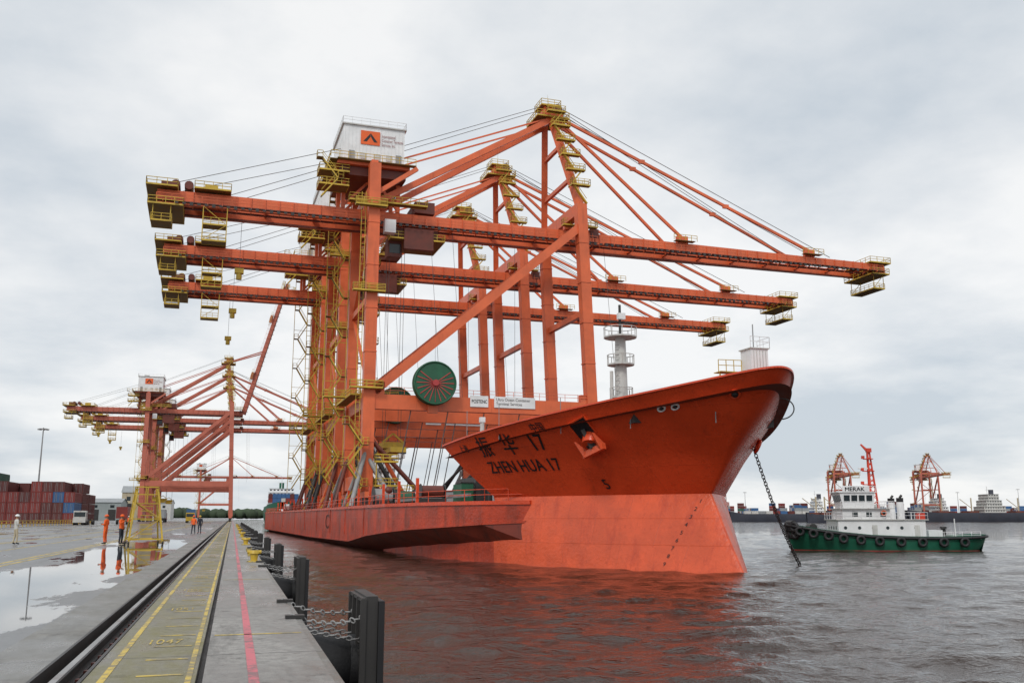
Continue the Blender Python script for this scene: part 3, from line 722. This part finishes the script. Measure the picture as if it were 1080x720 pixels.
def fender(y, name='dock_fender'):
    e = empty(name, (1.15, y, QZ)); m = MB()
    m.tube((.02, 0, -.95), (.25, 0, -.95), .66, M['rubber'], n=24)
    m.tube((.25, 0, -.95), (.95, 0, -.95), .64, M['rubber'], .42, n=24)
    m.tube((.95, 0, -.95), (1.12, 0, -.95), .5, M['rubber'], n=24)
    for k in range(8):
        a = k*math.pi/4; m.tube((.25, .6*math.cos(a), -.95+.6*math.sin(a)), (.30, .6*math.cos(a), -.95+.6*math.sin(a)), .05, M['grey'], n=8)
    m.make('cone', e)
    p = MB()
    p.bx(1.14, 1.34, -.85, .85, -2.5, .26, M['dark']); p.bx(1.345, 1.45, -.9, .9, -2.45, .18, M['black'])
    for yy in (-.85, -.3, .3, .85): p.bx(1.04, 1.138, yy-.04, yy+.04, -2.45, .22, M['dark'])
    for z in (-2.4, -1.6, -.7, .2): p.bx(1.06, 1.137, -.85, .85, z-.03, z+.03, M['dark'])
    p.make('panel', e)
    c = MB()
    for s in (-1, 1):
        a = Vector((-.12, s*1.5, .02)); b = Vector((1.1, s*.6, -.12)); n = 15
        for k in range(n):
            t = k/(n-1); q = a.lerp(b, t); q.z -= .10*math.sin(math.pi*t)
            c.torus(q, (0, 0, 1) if k % 2 else (.6, -s*.8, .1), .036, .015, M['grey'], 10, 5, 1.5, (b-a).normalized())
        c.box((-.1, s*1.5, .03), (.3, .2, .05), M['dark'])
        a = Vector((.03, s*.4, -.3)); b = Vector((1.1, s*.5, -.5))
        for k in range(12): c.torus(a.lerp(b, k/11), (0, 1, 0) if k % 2 else (0, 0, 1), .036, .014, M['grey'], 10, 5, 1.5, (b-a).normalized())
    c.make('chains', e)
for y in [17.4, 34, 50.5, 67, 84, 101, 118, 135, 152, 170, 190, 210, 235, 260]: fender(y)
def bollard(y):
    m = MB()
    m.tube((0, 0, .004), (0, 0, .05), .26, M['ypaint'], n=20); m.tube((0, 0, .05), (0, 0, .3), .12, M['yellow'], .15, n=16)
    m.tube((0, 0, .3), (0, 0, .4), .2, M['yellow'], .16, n=16); m.tube((-.25, 0, .35), (.25, 0, .35), .065, M['yellow'], n=10)
    m.make('mooring_bollard', None, (.84, y, QZ))
for y in (36, 58, 80, 102, 124, 146, 170): bollard(y)
for y in (42, 47):
    m = MB(); m.bx(.72, .98, y, y+1.0, .004, .14, M['ypaint']); m.bx(.76, .94, y+.1, y+.4, .144, .2, M['black']); m.make('kerb_block', None, (0, 0, QZ))

# ------------------------------------------------------------------ people
def person(name, loc, rz, mats, arms=0, helmet=None, stride=0., vest=True):
    e = empty(name, loc, rz)
    s = stride
    J = {'pel': (0, 0, .95), 'spi': (0, .01, 1.13), 'che': (0, 0, 1.33), 'nec': (0, -.01, 1.48), 'hea': (0, .01, 1.60), 'top': (0, .0, 1.70)}
    for sd, t in ((-1, 'l'), (1, 'r')):
        J['sh'+t] = (sd*.185, -.01, 1.41)
        if arms == 0: J['el'+t] = (sd*.245, -.04, 1.14); J['wr'+t] = (sd*.235, .04+.05*sd*s*4, .90)
        elif arms == 1: J['el'+t] = (sd*.26, -.02, 1.15); J['wr'+t] = (sd*.10, .22, 1.17)
        else:
            if sd > 0: J['el'+t] = (.27, .10, 1.22); J['wr'+t] = (.14, .30, 1.38)
            else: J['el'+t] = (-.27, -.08, 1.16); J['wr'+t] = (-.17, .06, .98)
        J['hi'+t] = (sd*.095, 0, .90); J['kn'+t] = (sd*.105, .03+sd*s*.5, .49); J['an'+t] = (sd*.115, -.02+sd*s, .09); J['to'+t] = (sd*.14, .15+sd*s, .045)
    E = [('pel', 'spi'), ('spi', 'che'), ('che', 'nec'), ('nec', 'hea'), ('hea', 'top')]
    for t in 'lr': E += [('che', 'sh'+t), ('sh'+t, 'el'+t), ('el'+t, 'wr'+t), ('pel', 'hi'+t), ('hi'+t, 'kn'+t), ('kn'+t, 'an'+t), ('an'+t, 'to'+t)]
    rad = {'pel': (.15, .115), 'spi': (.14, .105), 'che': (.165, .12), 'nec': (.058, .06), 'hea': (.085, .098), 'top': (.06, .07)}
    rr = {'sh': .068, 'el': .046, 'wr': .032, 'hi': .092, 'kn': .066, 'an': .045, 'to': .042}
    keys = list(J); me = bpy.data.meshes.new(name+'_skin'); me.from_pydata([J[k] for k in keys], [(keys.index(a), keys.index(b)) for a, b in E], [])
    o = bpy.data.objects.new('tmp', me); scene.collection.objects.link(o)
    o.modifiers.new('s', 'SKIN'); ss = o.modifiers.new('ss', 'SUBSURF'); ss.levels = 1; ss.render_levels = 1
    for i, k in enumerate(keys):
        sv = me.skin_vertices[0].data[i]; sv.radius = rad.get(k) or (rr[k[:2]], rr[k[:2]]); sv.use_root = (k == 'pel')
    dg = bpy.context.evaluated_depsgraph_get(); m2 = bpy.data.meshes.new_from_object(o.evaluated_get(dg)); bpy.data.objects.remove(o)
    m2.materials.clear()
    for mm in (M['skin'], mats[0], mats[1], M['black'], M['reflect']): m2.materials.append(mm)
    for p in m2.polygons:
        c = p.center; p.use_smooth = True; i = 1
        if c.z > 1.475 and abs(c.x) < .12: i = 0
        elif c.z < .13: i = 3
        elif c.z < .93 and abs(c.x) < .21: i = 2
        elif vest and (1.09 < c.z < 1.15) and abs(c.x) < .2: i = 4
        p.material_index = i
    place(m2, 'body', e)
    h = MB()
    for t, sd in (('l', -1), ('r', 1)):
        w = Vector(J['wr'+t]); el = Vector(J['el'+t]); d = (w-el).normalized()
        h.beam(w-d*.015, w+d*.095, .055, .08, M['skin'], .03, .085)
        _, _, sdv, up = h.frame(w, w+d)
        for k, L in enumerate((.068, .078, .072, .056)):
            b0 = w+d*.09+up*(.030-.02*k); b1 = b0+d*L*.55-sdv*(.008*sd); b2 = b1+d*L*.40-sdv*(.022*sd)
            h.tube(b0, b1, .0095, M['skin'], .0085, n=6); h.tube(b1, b2, .0085, M['skin'], .007, n=6)
        b0 = w+d*.03+up*.035; b1 = b0+d*.035+up*.025; h.tube(b0, b1, .011, M['skin'], .010, n=6); h.tube(b1, b1+d*.03, .010, M['skin'], .008, n=6)
    for sd in (-1, 1):
        h.sphere((sd*.033, .098, 1.605), .012, M['white'], 8, 5); h.sphere((sd*.033, .107, 1.605), .006, M['black'], 6, 4)
        h.sphere((sd*.09, .01, 1.59), .028, M['skin'], 8, 5, (.35, .7, 1.1))
    h.beam((0, .100, 1.61), (0, .125, 1.575), .018, .02, M['skin'], .032, .03)
    h.beam((-.025, .102, 1.545), (.025, .102, 1.545), .01, .012, M['redspoke'])
    if helmet:
        h.sphere((0, .005, 1.655), .118, helmet, 14, 10, (1, 1.12, 1), -.05); h.tube((0, .03, 1.648), (0, .03, 1.66), .138, helmet, n=16)
    else: h.sphere((0, -.012, 1.635), .103, M['black'], 12, 8, (1, 1.05, 1), -.3)
    h.make('head_and_hands_details', e)
person('dock_worker', (-7.25, 61.6, QZ), R(70), (M['hivis'], M['hivis']), 1, M['logo'])
person('dock_worker', (-6.35, 61.3, QZ), R(-120), (M['hivis'], M['navy']), 2, M['hivis'])
person('dock_worker', (-12.3, 62.5, QZ), R(-60), (M['wcloth'], M['beige']), 1, M['white'], .06, False)
person('dock_worker', (-3.5, 95.5, QZ), R(160), (M['hivis'], M['navy']), 0, M['hivis'], .12)
person('dock_worker', (-3.0, 97.5, QZ), R(20), (M['navy'], M['navy']), 0, M['yellow'], .0, False)
person('dock_worker', (-14.6, 150, QZ), R(160), (M['hivis'], M['navy']), 0, M['white'], .12)
person('dock_worker', (-26, 118, QZ), R(10), (M['hivis'], M['navy']), 0, M['white'], .1)
L = MB(); Yw = M['yellow']
for x in (-.95, .95):
    for y, yt in ((-.9, -.35), (.9, .35)):
        L.beam((x, y, .12), (x*.62, yt, 3.3), .09, .09, Yw); L.tube((x-.04, y, .1), (x+.04, y, .1), .1, M['dark'], n=10)
    L.beam((x, -.9, .3), (x, .9, .3), .07, .07, Yw); L.beam((x*.85, -.65, 1.5), (x*.85, .65, 1.5), .06, .06, Yw); L.beam((x, -.9, .3), (x*.7, .45, 2.5), .05, .05, Yw)
for y in (-1, 1):
    L.beam((-.95, .9*y, .3), (.95, .9*y, .3), .07, .07, Yw); L.beam((-.8, .62*y, 1.5), (.8, .62*y, 1.5), .06, .06, Yw)
    L.beam((-.95, .9*y, .3), (.8, .62*y, 1.5), .05, .05, Yw); L.beam((.8, .62*y, 1.5), (-.65, .4*y, 2.5), .05, .05, Yw)
L.box((0, 0, 2.4), (1.35, .95, .06), Yw); L.rail([(-.62, -.4, 2.4), (.62, -.4, 2.4), (.62, .4, 2.4), (-.62, .4, 2.4), (-.62, -.4, 2.4)], Yw, 1.0, .6, .05)
for k in range(8): L.beam((-.35, -.85+.055*k, .35+k*.27), (.35, -.85+.055*k, .35+k*.27), .05, .05, Yw)
L.box((.1, .3, .75), (.7, .5, .9), M['beige'])
L.make('platform_ladder', None, (-5.05, 61.2, QZ), R(12))

# ------------------------------------------------------------------ yard
cols = [M['cmar'], M['cred'], M['cred'], M['cmar'], M['blue'], M['cgry'], M['cmar'], M['cmar'], M['cred'], M['cgrn']]
def cstack(name, x0, y0, nx, ny, tiers, seed):
    rd = random.Random(seed); m = MB()
    for i in range(nx):
        for j in range(ny):
            t = tiers-(1 if rd.random() < .3 else 0)
            for k in range(t):
                cm = rd.choice(cols); cx = x0-i*2.6; cy = y0+j*12.9; z = QZ+k*2.62
                m.bx(cx-1.2, cx+1.2, cy, cy+12.1, z+.08, z+2.55, cm)
                if j == 0 or i == 0:
                    for q in (-1.2, 1.2): m.bx(cx+q-.06, cx+q+.06, cy-.05, cy+.1, z+.02, z+2.6, cm)
                    m.bx(cx-1.14, cx+1.14, cy-.05, cy-.001, z+2.46, z+2.6, cm); m.bx(cx-1.14, cx+1.14, cy-.05, cy-.001, z+.02, z+.16, cm)
                    for q in (-.75, -.4, .4, .75): m.bx(cx+q-.03, cx+q+.03, cy-.06, cy-.002, z+.17, z+2.45, M['grey'])
                    for q in np.arange(.4, 12, .6): m.bx(cx+1.201, cx+1.24, cy+q, cy+q+.25, z+.2, z+2.4, cm)
    m.make(name)
cstack('shipping_container_stack', -40, 262, 7, 3, 4, 1)
cstack('shipping_container_stack', -60.5, 262, 9, 3, 5, 2)
cstack('shipping_container_stack', -86, 262, 12, 2, 5, 3)
def mast_light(x, y, h=30):
    m = MB(); m.tube((0, 0, 0), (0, 0, h), .35, M['grey'], .16, n=10); m.torus((0, 0, h-.4), (0, 0, 1), 1.2, .08, M['grey'], 16, 5)
    for k in range(8):
        a = k*math.pi/4; m.beam((0, 0, h-.4), (1.2*math.cos(a), 1.2*math.sin(a), h-.4), .08, .08, M['grey']); m.box((1.4*math.cos(a), 1.4*math.sin(a), h-.6), (.6, .6, .35), M['grey'], a)
    m.make('high_mast_light', None, (x, y, QZ))
mast_light(-60, 331); mast_light(-120, 480, 32)
def shed(name, x, y, w, d, h, mt, rz=0):
    m = MB(); m.bx(-w/2, w/2, 0, d, 0, h, mt)
    m.add([(-w/2-.5, -.5, h), (w/2+.5, -.5, h), (w/2+.5, d/2, h*1.25), (-w/2-.5, d/2, h*1.25), (w/2+.5, d+.5, h), (-w/2-.5, d+.5, h)], [(0, 1, 2, 3), (3, 2, 4, 5)], M['cgry'])
    m.add([(-w/2, 0, h), (-w/2, d, h), (-w/2, d/2, h*1.24)], [(0, 1, 2)], mt); m.add([(w/2, 0, h), (w/2, d, h), (w/2, d/2, h*1.24)], [(0, 1, 2)], mt)
    n = max(2, int(w/8))
    for k in range(n):
        xx = -w/2+w*(k+.5)/n; m.bx(xx-1.8, xx+1.8, -.08, -.01, 0, h*.6, M['dark']); m.bx(xx-1, xx+1, -.08, -.01, h*.7, h*.85, M['glass'])
    m.make(name, None, (x, y, QZ), rz)
shed('warehouse', -75, 520, 40, 30, 9, M['shed']); shed('warehouse', -150, 600, 90, 40, 12, M['shed']); shed('office_building', -52, 560, 14, 14, 15, M['beige'])
shed('warehouse', -260, 640, 80, 40, 14, M['shed']); shed('warehouse', -60, 760, 30, 40, 12, M['whited'])
def truck(x, y, rz, cab, cont):
    e = empty('yard_truck', (x, y, QZ), rz); m = MB()
    m.bx(-1.2, 1.2, 1.9, 4.0, .6, 2.9, cab); m.bx(-1.05, 1.05, 4.01, 4.07, 1.7, 2.6, M['glass']); m.bx(-1.19, 1.19, 4.08, 4.4, .5, 1.4, cab); m.bx(-1.22, 1.22, 2.6, 3.6, 1.7, 2.5, M['glass'])
    m.bx(-.6, .6, -9, 1.9, .8, 1.15, M['dark'])
    if cont: m.bx(-1.2, 1.2, -10, 1.6, 1.3, 3.9, cont)
    for yy in (3.2, .6, -.6, -7.4, -8.6):
        for s in (-1, 1): m.tube((s*1.24, yy, .5), (s*.85, yy, .5), .5, M['rubber'], n=14)
    m.make('truck_body', e)
truck(-30, 215, R(180), M['whited'], None); truck(-24, 240, 0, M['whited'], M['cred']); truck(-12, 300, R(180), M['yellow'], M['blue']); truck(-22, 330, 0, M['cred'], M['cgry'])
m = MB(); m.rail([(-34, 150, QZ), (-34, 260, QZ)], M['yellow'], 1.0, 3, .12); m.make('guard_rail')
tl = MB(); rd = random.Random(5)
for k in range(420):
    x = rd.uniform(-900, 250); y = 1750+rd.uniform(0, 60); h = rd.uniform(8, 19)
    tl.sphere((x, y, QZ+h*.45), h*.55, M['treeline'], 7, 5, (rd.uniform(.9, 1.8), 1, 1))
tl.make('distant_tree_line')
ld = MB()
def RF(r, f): return (.9589*r+.2837*f, .9589*f-.2837*r)
p = [RF(190, 900), RF(1500, 900), RF(1500, 1500), RF(190, 1500)]
ld.add([(a, b, 2.0) for a, b in p]+[(a, b, -1) for a, b in p], [(0, 1, 2, 3), (0, 4, 5, 1), (3, 7, 4, 0)], M['conc2'])
ld.make('far_terminal_land')
def vessel(name, x, y, rz, L, B, H, hm, boxes, sx=None, sup=M['white'], tiers=5, sl=.10):
    e = empty(name, (x, y, 0), rz); m = MB(); st = []
    for t in np.linspace(-1, 1, 17):
        b = B/2*(1-max(0, abs(t)-.7)**2*9) if t < 0 else B/2*(1-max(0, t-.8)**2*12); sh = H+max(0, -t-.75)*H*1.2
        st.append((t*L/2, max(.3, b), sh))
    for s in (-1, 1):
        m.grid([[(xx, s*b*.85, -1) for xx, b, z in st], [(xx, s*b, H*.4) for xx, b, z in st], [(xx*1.02, s*b, z) for xx, b, z in st]], hm, True, s > 0)
    m.grid([[(xx*1.02, -b, z-.3) for xx, b, z in st], [(xx*1.02, b, z-.3) for xx, b, z in st]], M['deck'], False)
    m.make('hull', e); s = MB(); sx = L*.36 if sx is None else sx
    for k in range(tiers):
        w = L*sl*(1 if k < 2 else .72 if k < 4 else .5); s.bx(sx-w/2, sx+w/2, -B*.42+k*.3, B*.42-k*.3, H+k*2.7, H+k*2.7+2.6, sup)
        s.bx(sx-w/2-.5, sx+w/2+.5, -B*.42+k*.3-.5, B*.42-k*.3+.5, H+k*2.7+2.601, H+k*2.7+2.69, M['whited'])
        for q in np.arange(sx-w/2+1, sx+w/2-1.5, 2.2): s.bx(q, q+1, -B*.42+k*.3-.05, -B*.42+k*.3-.001, H+k*2.7+1.2, H+k*2.7+2, M['glass'])
        for q in np.arange(-B*.36, B*.36, 2.4): s.bx(sx-w/2-.05, sx-w/2-.001, q, q+1.2, H+k*2.7+1.2, H+k*2.7+2, M['glass'])
    zt_ = H+tiers*2.7; s.bx(sx+1, sx+4, -1.6, 1.6, zt_, zt_+4, hm); s.beam((sx-1, 0, zt_), (sx-1, 0, zt_+7), .4, .4, M['white'])
    s.beam((sx-1, -3, zt_+4), (sx-1, 3, zt_+4), .25, .25, M['white']); s.make('superstructure', e)
    if boxes:
        c = MB(); rd = random.Random(int(x)); xx = -L*.38
        while xx < L*.26:
            for kk in range(rd.randint(1, boxes)):
                for q in np.arange(-B*.4, B*.36, 2.5): c.bx(xx, xx+6, q, q+2.4, H+kk*2.6, H+kk*2.6+2.5, rd.choice([M['blue'], M['blue'], M['cgry'], M['cred'], M['cmar'], M['whited']]))
            xx += 6.4
        c.make('deck_cargo', e)
    else:
        c = MB()
        for xx in (-L*.34, -L*.2, L*.02, L*.22):
            c.tube((xx, 0, H), (xx, 0, H+13), .6, M['beige'], n=8); c.beam((xx, 0, H+4), (xx-10, 0, H+12), .5, .5, M['beige']); c.bx(xx-6, xx+3, -B*.3, B*.3, H, H+1.6, M['deck'])
        c.make('derricks', e)
RZ = R(-16.5)
vessel('distant_cargo_ship', 668, 680, RZ, 190, 24, 8, M['seahull'], 0, -22, M['whited'], 6, .10)
vessel('distant_container_ship', 470, 742, RZ, 90, 20, 7, M['seahull'], 3)
vessel('distant_barge', 430, 603, RZ, 46, 12, 6, M['seahull'], 0, None, M['beige'], 2)
vessel('distant_container_ship', 590, 745, RZ, 120, 22, 8, M['seahull'], 4)
vessel('distant_container_ship', 30, 620, R(88), 130, 22, 10, M['tugreen'], 3)
vessel('distant_cargo_ship', 860, 800, RZ, 160, 24, 9, M['hull'], 4)
fy = MB(); rd = random.Random(9)
for k in range(110):
    x, y = RF(205+k*6.2, 925+rd.uniform(-5, 20))
    for t in range(rd.randint(2, 6)): fy.box((x, y, 2+1.3+t*2.6), (6, 2.4, 2.5), rd.choice(cols+[M['blue']]*5+[M['whited']]*2), RZ)
fy.make('far_container_yard')
for k, r_ in enumerate((230, 330, 440, 500)):
    x, y = RF(r_, 930); mast_light(x, y, 26+3*(k % 2))

# ------------------------------------------------------------------ tugboat
tug = empty('tugboat', (80.4, 103.6, 0), R(-20), None, .87); th = MB()
st = [(-14.0, .5, .1, 3.9), (-13.4, 1.9, .5, 3.8), (-12.2, 3.1, 1.5, 3.55), (-10, 4.0, 2.8, 3.15), (-7, 4.4, 3.8, 2.75), (-3, 4.5, 4.2, 2.35), (2, 4.5, 4.3, 2.15), (7, 4.4, 4.1, 2.1), (11, 4.1, 3.4, 2.2), (13, 3.5, 2.4, 2.3), (13.8, 2.6, 1.5, 2.4)]
for s in (-1, 1):
    th.grid([[(x*.94, s*w, -1.2) for x, b, w, z in st], [(x*.955, s*w, .15) for x, b, w, z in st]], M['cred'], True, s > 0)
    th.grid([[(x*.955, s*(w), .15) for x, b, w, z in st], [(x*.985, s*(w*.35+b*.65), z*.5) for x, b, w, z in st], [(x, s*b, z) for x, b, w, z in st]], M['tugreen'], True, s > 0)
    pts = [Vector((x*1.005, s*(b+.08), z-.28)) for x, b, w, z in st]
    for a, b in zip(pts[:-1], pts[1:]): th.tube(a, b, .2, M['rubber'], n=8)
th.grid([[(x, -b, z-.7) for x, b, w, z in st], [(x, b, z-.7) for x, b, w, z in st]], M['tugreen'], False)
th.add([(13.8, -2.6, 2.4), (13.8, 2.6, 2.4), (13.1, 1.5, -1), (13.1, -1.5, -1)], [(0, 1, 2, 3)], M['tugreen'])
th.make('hull', tug)
ty = MB()
for x, b, z in ((-12.7, 2.9, 2.8), (-11, 3.8, 2.5), (-9, 4.35, 2.2), (-7, 4.6, 1.8), (-4.6, 4.75, 1.6), (-2, 4.8, 1.45), (1, 4.8, 1.35), (4, 4.75, 1.3), (7, 4.65, 1.3), (10, 4.4, 1.3)):
    for s in (-1, 1): ty.torus((x, s*b, z), (0 if x > -9 else -.35, s, 0), .5, .22, M['rubber'], 16, 8)
for k in range(7):
    a = -1.2+k*.4; ty.torus((-13.9+abs(a)*.55, a*1.6, 3.4), (-1, a*.6, 0), .55, .27, M['rubber'], 16, 8); ty.torus((-13.7+abs(a)*.55, a*1.5, 2.4), (-1, a*.6, 0), .55, .24, M['rubber'], 16, 8)
ty.tube((-13.3, -1.8, 3.9), (-13.3, 1.8, 3.9), .45, M['rubber'], n=12)
ty.make('tyre_fenders', tug)
td = MB(); W = M['white']
td.bx(-7.2, 5.2, -3.1, 3.1, 1.5, 4.4, W); td.bx(-7.5, 5.6, -3.35, 3.35, 4.4, 4.52, M['whited'])
td.bx(-6.4, .4, -2.7, 2.7, 4.52, 6.0, W); td.bx(-6.8, 1.0, -3.2, 3.2, 6.0, 6.1, M['whited'])
vs = [(-6.0, -2.0, 6.1), (-1.6, -2.0, 6.1), (-1.6, 2.0, 6.1), (-6.0, 2.0, 6.1), (-6.5, -2.2, 8.4), (-1.4, -2.2, 8.4), (-1.4, 2.2, 8.4), (-6.5, 2.2, 8.4)]
td.add(vs, [(0, 1, 5, 4), (1, 2, 6, 5), (2, 3, 7, 6), (3, 0, 4, 7), (4, 5, 6, 7)], W); td.bx(-6.8, -1.2, -2.4, 2.4, 8.4, 8.52, W)
for k in range(4):
    x = -5.9+k*1.08
    for s in (-1, 1): td.add([(x, s*2.13, 7.05), (x+.85, s*2.13, 7.05), (x+.85, s*2.23, 8.0), (x, s*2.23, 8.0)], [(0, 1, 2, 3)], M['glass'])
for k in range(4):
    y = -1.85+k*.95; td.add([(-6.25, y, 7.05), (-6.25, y+.8, 7.05), (-6.46, y+.8, 8.0), (-6.46, y, 8.0)], [(0, 1, 2, 3)], M['glass'])
for k in range(6): td.tube((-6.2+k*2.0, -3.13, 3.3), (-6.2+k*2.0, -3.05, 3.3), .24, M['glass'], n=14)
for x in (-2.4, 3.6): td.bx(x, x+.75, -3.14, -3.09, 1.75, 3.7, M['whited'])
for k in range(4): td.tube((-7.25, -2+k*1.3, 3.3), (-7.18, -2+k*1.3, 3.3), .24, M['glass'], n=14)
for x in (-5, -3, -1): td.bx(x, x+.8, -2.73, -2.69, 4.9, 5.6, M['glass'])
td.bx(-6.1, -2.2, -2.42, -2.36, 8.52, 9.3, M['white'])
add_text(td, "MERAK", 1.0, lambda x, y: (-5.8+x*.9, -2.45, 8.6+y*.8), M['black'], .04)
td.rail([(-7.4, 3.2, 4.52), (-7.4, -3.3, 4.52), (5.5, -3.3, 4.52), (5.5, 3.2, 4.52)], W, 1, 1.1, .05)
td.rail([(-6.7, -3.1, 6.1), (.9, -3.1, 6.1), (.9, 3.1, 6.1)], W, 1, 1, .05); td.rail([(-6.6, -2.3, 8.52), (-1.3, -2.3, 8.52)], W, .8, 1, .05)
for y in (-1.9, 1.9):
    td.tube((2.2, y, 4.5), (2.2, y, 7.0), .55, W, .5, n=14); td.tube((2.2, y, 7.0), (2.2, y, 7.6), .5, M['black'], n=14); td.tube((2.2, y, 7.6), (2.5, y, 8.0), .18, M['dark'], n=8)
td.tube((-1.4, -.45, 6.1), (-1.4, -.1, 14.6), .16, M['tugred'], .13, n=8); td.tube((-1.4, .45, 6.1), (-1.4, .1, 14.6), .16, M['tugred'], .13, n=8); td.tube((-.3, 0, 6.1), (-1.1, 0, 14.6), .16, M['tugred'], .13, n=8)
for k in range(10):
    z = 6.6+k*.82; q = .42*(1-k*.08); td.beam((-1.38, -q, z), (-1.38, q, z), .1, .1, M['tugred']); td.beam((-1.38, -q, z), (-.5-.07*k, 0, z+.5), .1, .1, M['tugred'])
    td.beam((-1.38, q, z+.8), (-.5-.07*k, 0, z+.1), .08, .08, M['tugred'])
for z, q in ((9.6, 1.2), (11.6, 1.1), (13.4, .9)): td.beam((-1.2-q, 0, z), (-1.2+q*.6, 0, z), .14, .14, M['tugred']); td.box((-1.2-q, 0, z+.25), (.4, .4, .45), M['tugred']); td.box((-1.2, 0, z), (.9, 1.1, .12), M['tugred'])
td.box((-2.1, 0, 12.0), (1.6, .25, .2), W)
td.beam((-1.2, 0, 14.4), (-2.3, 0, 15.6), .4, .4, M['tugred'], .2, .2); td.box((-1.2, 0, 14.7), (.7, .7, .6), M['tugred'])
td.tube((-10.3, -1.2, 3.3), (-10.3, 1.2, 3.3), .6, M['dark'], n=14); td.box((-10.3, 0, 2.8), (1.6, 3, .5), M['tugreen'])
td.box((7.2, 0, 2.2), (2, 2.6, 1.5), W); td.tube((8.8, 0, 1.5), (8.8, 0, 3.3), .35, M['dark'], n=10); td.box((8.8, 0, 3.3), (.5, 1.3, .3), M['dark'])
td.rail([(6, -4.2, 1.6), (12.6, -3.6, 1.7)], W, 1.1, 1.3, .05)
td.beam((10.5, 0, 1.5), (10.5, 0, 4.6), .12, .12, W); td.bx(4.4, 5.4, -2.6, -1.6, 4.53, 5.4, M['tugred']); td.torus((-.6, -3.15, 5.4), (0, 1, 0), .33, .08, M['logo'], 16, 6)
td.make('deckhouse_and_mast', tug)

# ------------------------------------------------------------------ sky, sun, camera
w = bpy.data.worlds.new('World'); scene.world = w; w.use_nodes = True; nt = w.node_tree
bg = nt.nodes['Background']; sky = nt.nodes.new('ShaderNodeTexSky'); sky.sky_type = 'NISHITA'; sky.sun_disc = False
sky.sun_elevation = R(44); sky.sun_rotation = R(215)
tc = nt.nodes.new('ShaderNodeTexCoord'); s = nt.nodes.new('ShaderNodeSeparateXYZ'); nt.links.new(tc.outputs['Generated'], s.inputs[0])
den = mth(nt, 'ADD', mth(nt, 'MAXIMUM', s.outputs['Z'], 0.0), .22)
cb = nt.nodes.new('ShaderNodeCombineXYZ')
nt.links.new(mth(nt, 'DIVIDE', s.outputs['X'], den), cb.inputs[0]); nt.links.new(mth(nt, 'DIVIDE', s.outputs['Y'], den), cb.inputs[1])
c1 = noise(nt, cb.outputs[0], 1.3, 8, .55); c2 = noise(nt, cb.outputs[0], .55, 3, .5)
cl = mth(nt, 'MULTIPLY_ADD', c2, .6, mth(nt, 'MULTIPLY', c1, .7))
col = mixc(nt, mrange(nt, cl, .52, .71, 0, 1), (.61, .67, .73), (.96, .965, .965))
skys = mixc(nt, 1.0, sky.outputs[0], (.10, .10, .10), 'MULTIPLY')
fin = mixc(nt, .93, skys, col)
nt.links.new(fin, bg.inputs['Color']); bg.inputs['Strength'].default_value = 1.0
sl = bpy.data.lights.new('sun', 'SUN'); sl.energy = 1.4; sl.angle = R(12); sl.color = (1, .96, .9)
so = bpy.data.objects.new('sun', sl); so.rotation_euler = (R(46), 0, R(-35)); scene.collection.objects.link(so)
cam = bpy.data.cameras.new('camera'); co = bpy.data.objects.new('camera', cam); scene.collection.objects.link(co)
cam.sensor_width = 36; cam.lens = 32.67; cam.clip_start = .1; cam.clip_end = 20000
co.location = (0, 0, 4.2); co.rotation_euler = (R(90+10.69), 0, R(-16.48)); scene.camera = co
scene.view_settings.view_transform = 'Standard'; scene.view_settings.look = 'None'; scene.view_settings.exposure = 0
